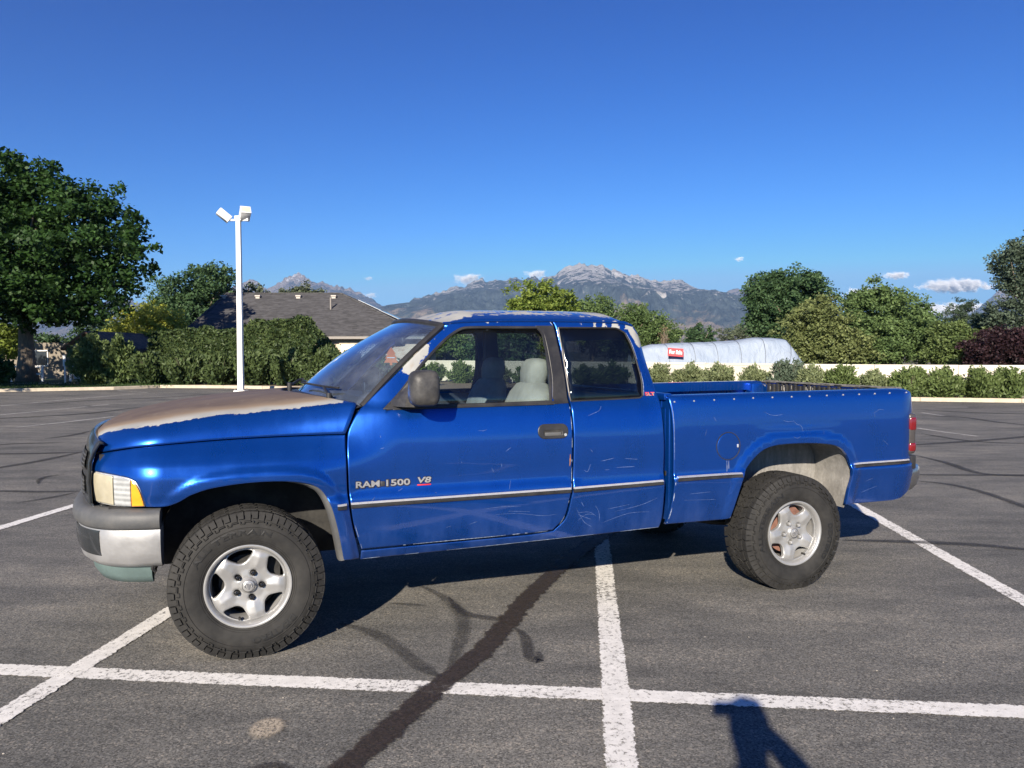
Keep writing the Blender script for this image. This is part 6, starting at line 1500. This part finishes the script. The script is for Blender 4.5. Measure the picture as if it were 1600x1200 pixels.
# air freshener hanging from the mirror
M_orange=simple('orange_card',(.80,.20,.03),.6,0,.1,20)
def tw(s,t,z): return TA+Matrix.Rotation(TRZ,3,'Z')@Vector((s,t,z))
def ray_t(px,py,t):
    "point on the vertical plane t = const of the truck seen at a photo pixel"
    c,s=math.cos(R(2.382)),math.sin(R(2.382)); v=Vector(((px-800)/FPX,1,-(py-600)/FPX)); d=Vector((v.x,v.y*c+v.z*s,-v.y*s+v.z*c))
    M_=Matrix.Rotation(-TRZ,3,'Z'); o_=M_@(Vector((0,0,CAMH))-TA); d=M_@d; k=(t-o_.y)/d.y; return o_+d*k
pf=ray_t(611,556,.80)
af=empty('air_freshener',tw(*pf),TRZ,'orange tree shaped air freshener hanging inside the windshield','air freshener')
P=[(-.008,-.062),(.008,-.062),(.008,-.045),(.046,-.045),(.030,-.018),(.040,-.018),(.022,.012),(.030,.012),(.010,.045),(0,.058),(-.010,.045),(-.030,.012),(-.022,.012),(-.040,-.018),(-.030,-.018),(-.046,-.045),(-.008,-.045)]
mb=MB(); n=len(P); mb.add([(x,-.002,z) for x,z in P]+[(x,.002,z) for x,z in P],[tuple(range(n)),tuple(range(2*n-1,n-1,-1))]+[(i,i+n,(i+1)%n+n,(i+1)%n) for i in range(n)]); fixn(mb.build('card',M_orange,af,smooth=False)); af.rotation_euler=(0,0,0)
MB().box((0,-.003,-.012),(.05,.003,.006)).build('printed_band',M_white,af,smooth=False)
pm=Matrix.Rotation(TRZ,3,'Z')
MB().tube([(0,0,.056),tuple(Vector(tw(1.02,1.0,1.67))-Vector(tw(*pf)))],.002,5).build('string',M_orange,af)
# ================= the photographer (only the shadow is in the picture) =================
def skin_body(name,verts,edges,mats,parent,zs):
    me=bpy.data.meshes.new(name); me.from_pydata([v[:3] for v in verts],edges,[]); o=link(name,me,parent)
    md=o.modifiers.new('skin','SKIN'); 
    for i,v in enumerate(verts):
        me.skin_vertices[0].data[i].radius=(v[3],v[4] if len(v)>4 else v[3]); me.skin_vertices[0].data[i].use_root=(i==0)
    sb=o.modifiers.new('sub','SUBSURF'); sb.levels=2; sb.render_levels=2
    dg=bpy.context.evaluated_depsgraph_get(); dg.update(); nm=bpy.data.meshes.new_from_object(o.evaluated_get(dg)); o.modifiers.clear(); o.data=nm; bpy.data.meshes.remove(me)
    nm.materials.clear()
    for m in mats: nm.materials.append(m)
    for p in nm.polygons:
        p.use_smooth=True; p.material_index=zs(p.center)
    return o
M_skin=simple('skin',(.48,.30,.22),.55,0,.1,20); M_shirt=simple('grey_tshirt',(.16,.17,.19),.9,0,.1,10); M_jean=simple('blue_jeans',(.05,.07,.13),.9,0,.15,12); M_shoe=simple('dark_shoe',(.04,.04,.045),.7); M_hair=simple('short_brown_hair',(.05,.032,.02),.8,0,.3,40)
hx_,hy_=.053,-.255
per=empty('person',(hx_,hy_-.05,0),0,'person in grey t-shirt and jeans holding a phone up to take the photo','person')
V_=[(0,0,.95,.145,.10),(0,0,1.12,.135,.095),(0,.0,1.30,.155,.105),(0,-.01,1.45,.11,.085),(0,.0,1.53,.052,.05),(0,.02,1.60,.085,.095),(0,.03,1.69,.10,.115),(0,.02,1.745,.07,.085),
 (-.17,-.01,1.43,.058),(-.22,-.02,1.15,.045),(-.235,.05,.92,.036),(-.235,.08,.84,.024),(.17,-.01,1.43,.058),(.255,.20,1.39,.056),(.15,.25,1.52,.044),(.055,.28,1.60,.028),
 (-.10,0,.88,.09),(-.12,.02,.50,.062),(-.13,-.01,.12,.045),(-.14,.10,.045,.042),(.10,0,.88,.09),(.12,.02,.50,.062),(.13,-.01,.12,.045),(.14,.10,.045,.042),(-.14,.18,.035,.03),(.14,.18,.035,.03)]
E_=[(0,1),(1,2),(2,3),(3,4),(4,5),(5,6),(6,7),(3,8),(8,9),(9,10),(10,11),(3,12),(12,13),(13,14),(14,15),(0,16),(16,17),(17,18),(18,19),(0,20),(20,21),(21,22),(22,23),(19,24),(23,25)]
def zone(c):
    if c.z>1.49 and abs(c.x)<.12 and c.y<.2: return 0
    if c.y>.10 and c.z>1.25: return 0
    if c.z>.93: return 1
    return 2 if c.z>.11 else 3
bd=skin_body('body',V_,E_,[M_skin,M_shirt,M_jean,M_shoe],per,zone)
# face, ears, hair
mb=MB(); mb.tube([(0,.115,1.68),(0,.138,1.655),(0,.118,1.645)],[.010,.016,.010],8); mb.build('nose',M_skin,bd)
for sx in (-1,1):
    MB().lathe([(0,-.013),(.009,-.009),(.013,0),(.009,.009),(0,.013)],(sx*.03,.108,1.69),12).build('eye',M_white,bd)
    MB().rbox((sx*.078,.015,1.68),(.016,.04,.06),.007).build('ear',M_skin,bd)
MB().rbox((0,.112,1.615),(.05,.012,.012),.005).build('mouth',simple('lips',(.35,.15,.13),.5),bd)
mb=MB(); rows=[]
for j in range(9):
    ph=R(90-j*13); rows.append([Vector((.086*math.cos(ph)*math.cos(2*math.pi*k/24),.015+.105*math.cos(ph)*math.sin(2*math.pi*k/24),1.70+.088*math.sin(ph)+.03*(math.sin(2*math.pi*k/24)>.35)*(j>4))) for k in range(24)])
mb.grid(rows,True).build('hair',M_hair,per,ang=180)
# hands: palm plus five fingers closing on the phone ends
for sx in (1,-1):
    hb=[(sx*(.105 if sx>0 else .115),.318,1.58,.020,.014),(sx*.098,.322,1.62,.030,.012)]
    hv=[(sx*.108,.305,1.565,.020,.015),(sx*.106,.315,1.61,.028,.014),(sx*.104,.32,1.645,.026,.012)]; he=[(0,1),(1,2)]
    for q_,(dz,L_) in enumerate(((.028,.040),(.010,.046),(-.008,.043),(-.024,.034))):
        b=len(hv); hv+=[(sx*.098,.333,1.640+dz,.0085),(sx*.090,.349,1.645+dz,.0080),(sx*(.088-L_*.45),.351,1.647+dz,.0070)]; he+=[(2 if q_<2 else 1,b),(b,b+1),(b+1,b+2)]
    b=len(hv); hv+=[(sx*.092,.315,1.60,.010),(sx*.078,.325,1.606,.0095),(sx*.060,.329,1.615,.008)]; he+=[(1,b),(b,b+1),(b+1,b+2)]
    hd_=skin_body('hand',hv,he,[M_skin],per,lambda c:0)
    if sx>0: hd_.location=(-.03,-.035,-.005)
    else: hd_.rotation_euler=(R(200),0,R(-20)); hd_.location=(-.15,.30,2.42)
ph=empty('phone',(.060,-.012,CAMH-.006),0,'dark smartphone held level in one hand by the photographer','phone')
MB().rbox((-.02,-.0,0),(.150,.008,.073),.004,2).build('phone_body',simple('phone_black',(.02,.02,.022),.3),ph)
MB().rbox((-.02,-.0047,0),(.142,.0012,.066),.0004,1).build('screen',simple('phone_screen',(.01,.012,.015),.08),ph,smooth=False)
# ================= air =================
a=NT('haze_air'); p=a.n('ShaderNodeVolumePrincipled'); p.inputs['Color'].default_value=(.38,.63,1,1); p.inputs['Density'].default_value=6.2e-5; p.inputs['Anisotropy'].default_value=.1
a.t.links.new(p.outputs[0],a.out.inputs['Volume'])
o=MB().box((0,6500,629),(27000,14200,1260+2)).build('haze',a.m,smooth=False); tag(o,kind='stuff')
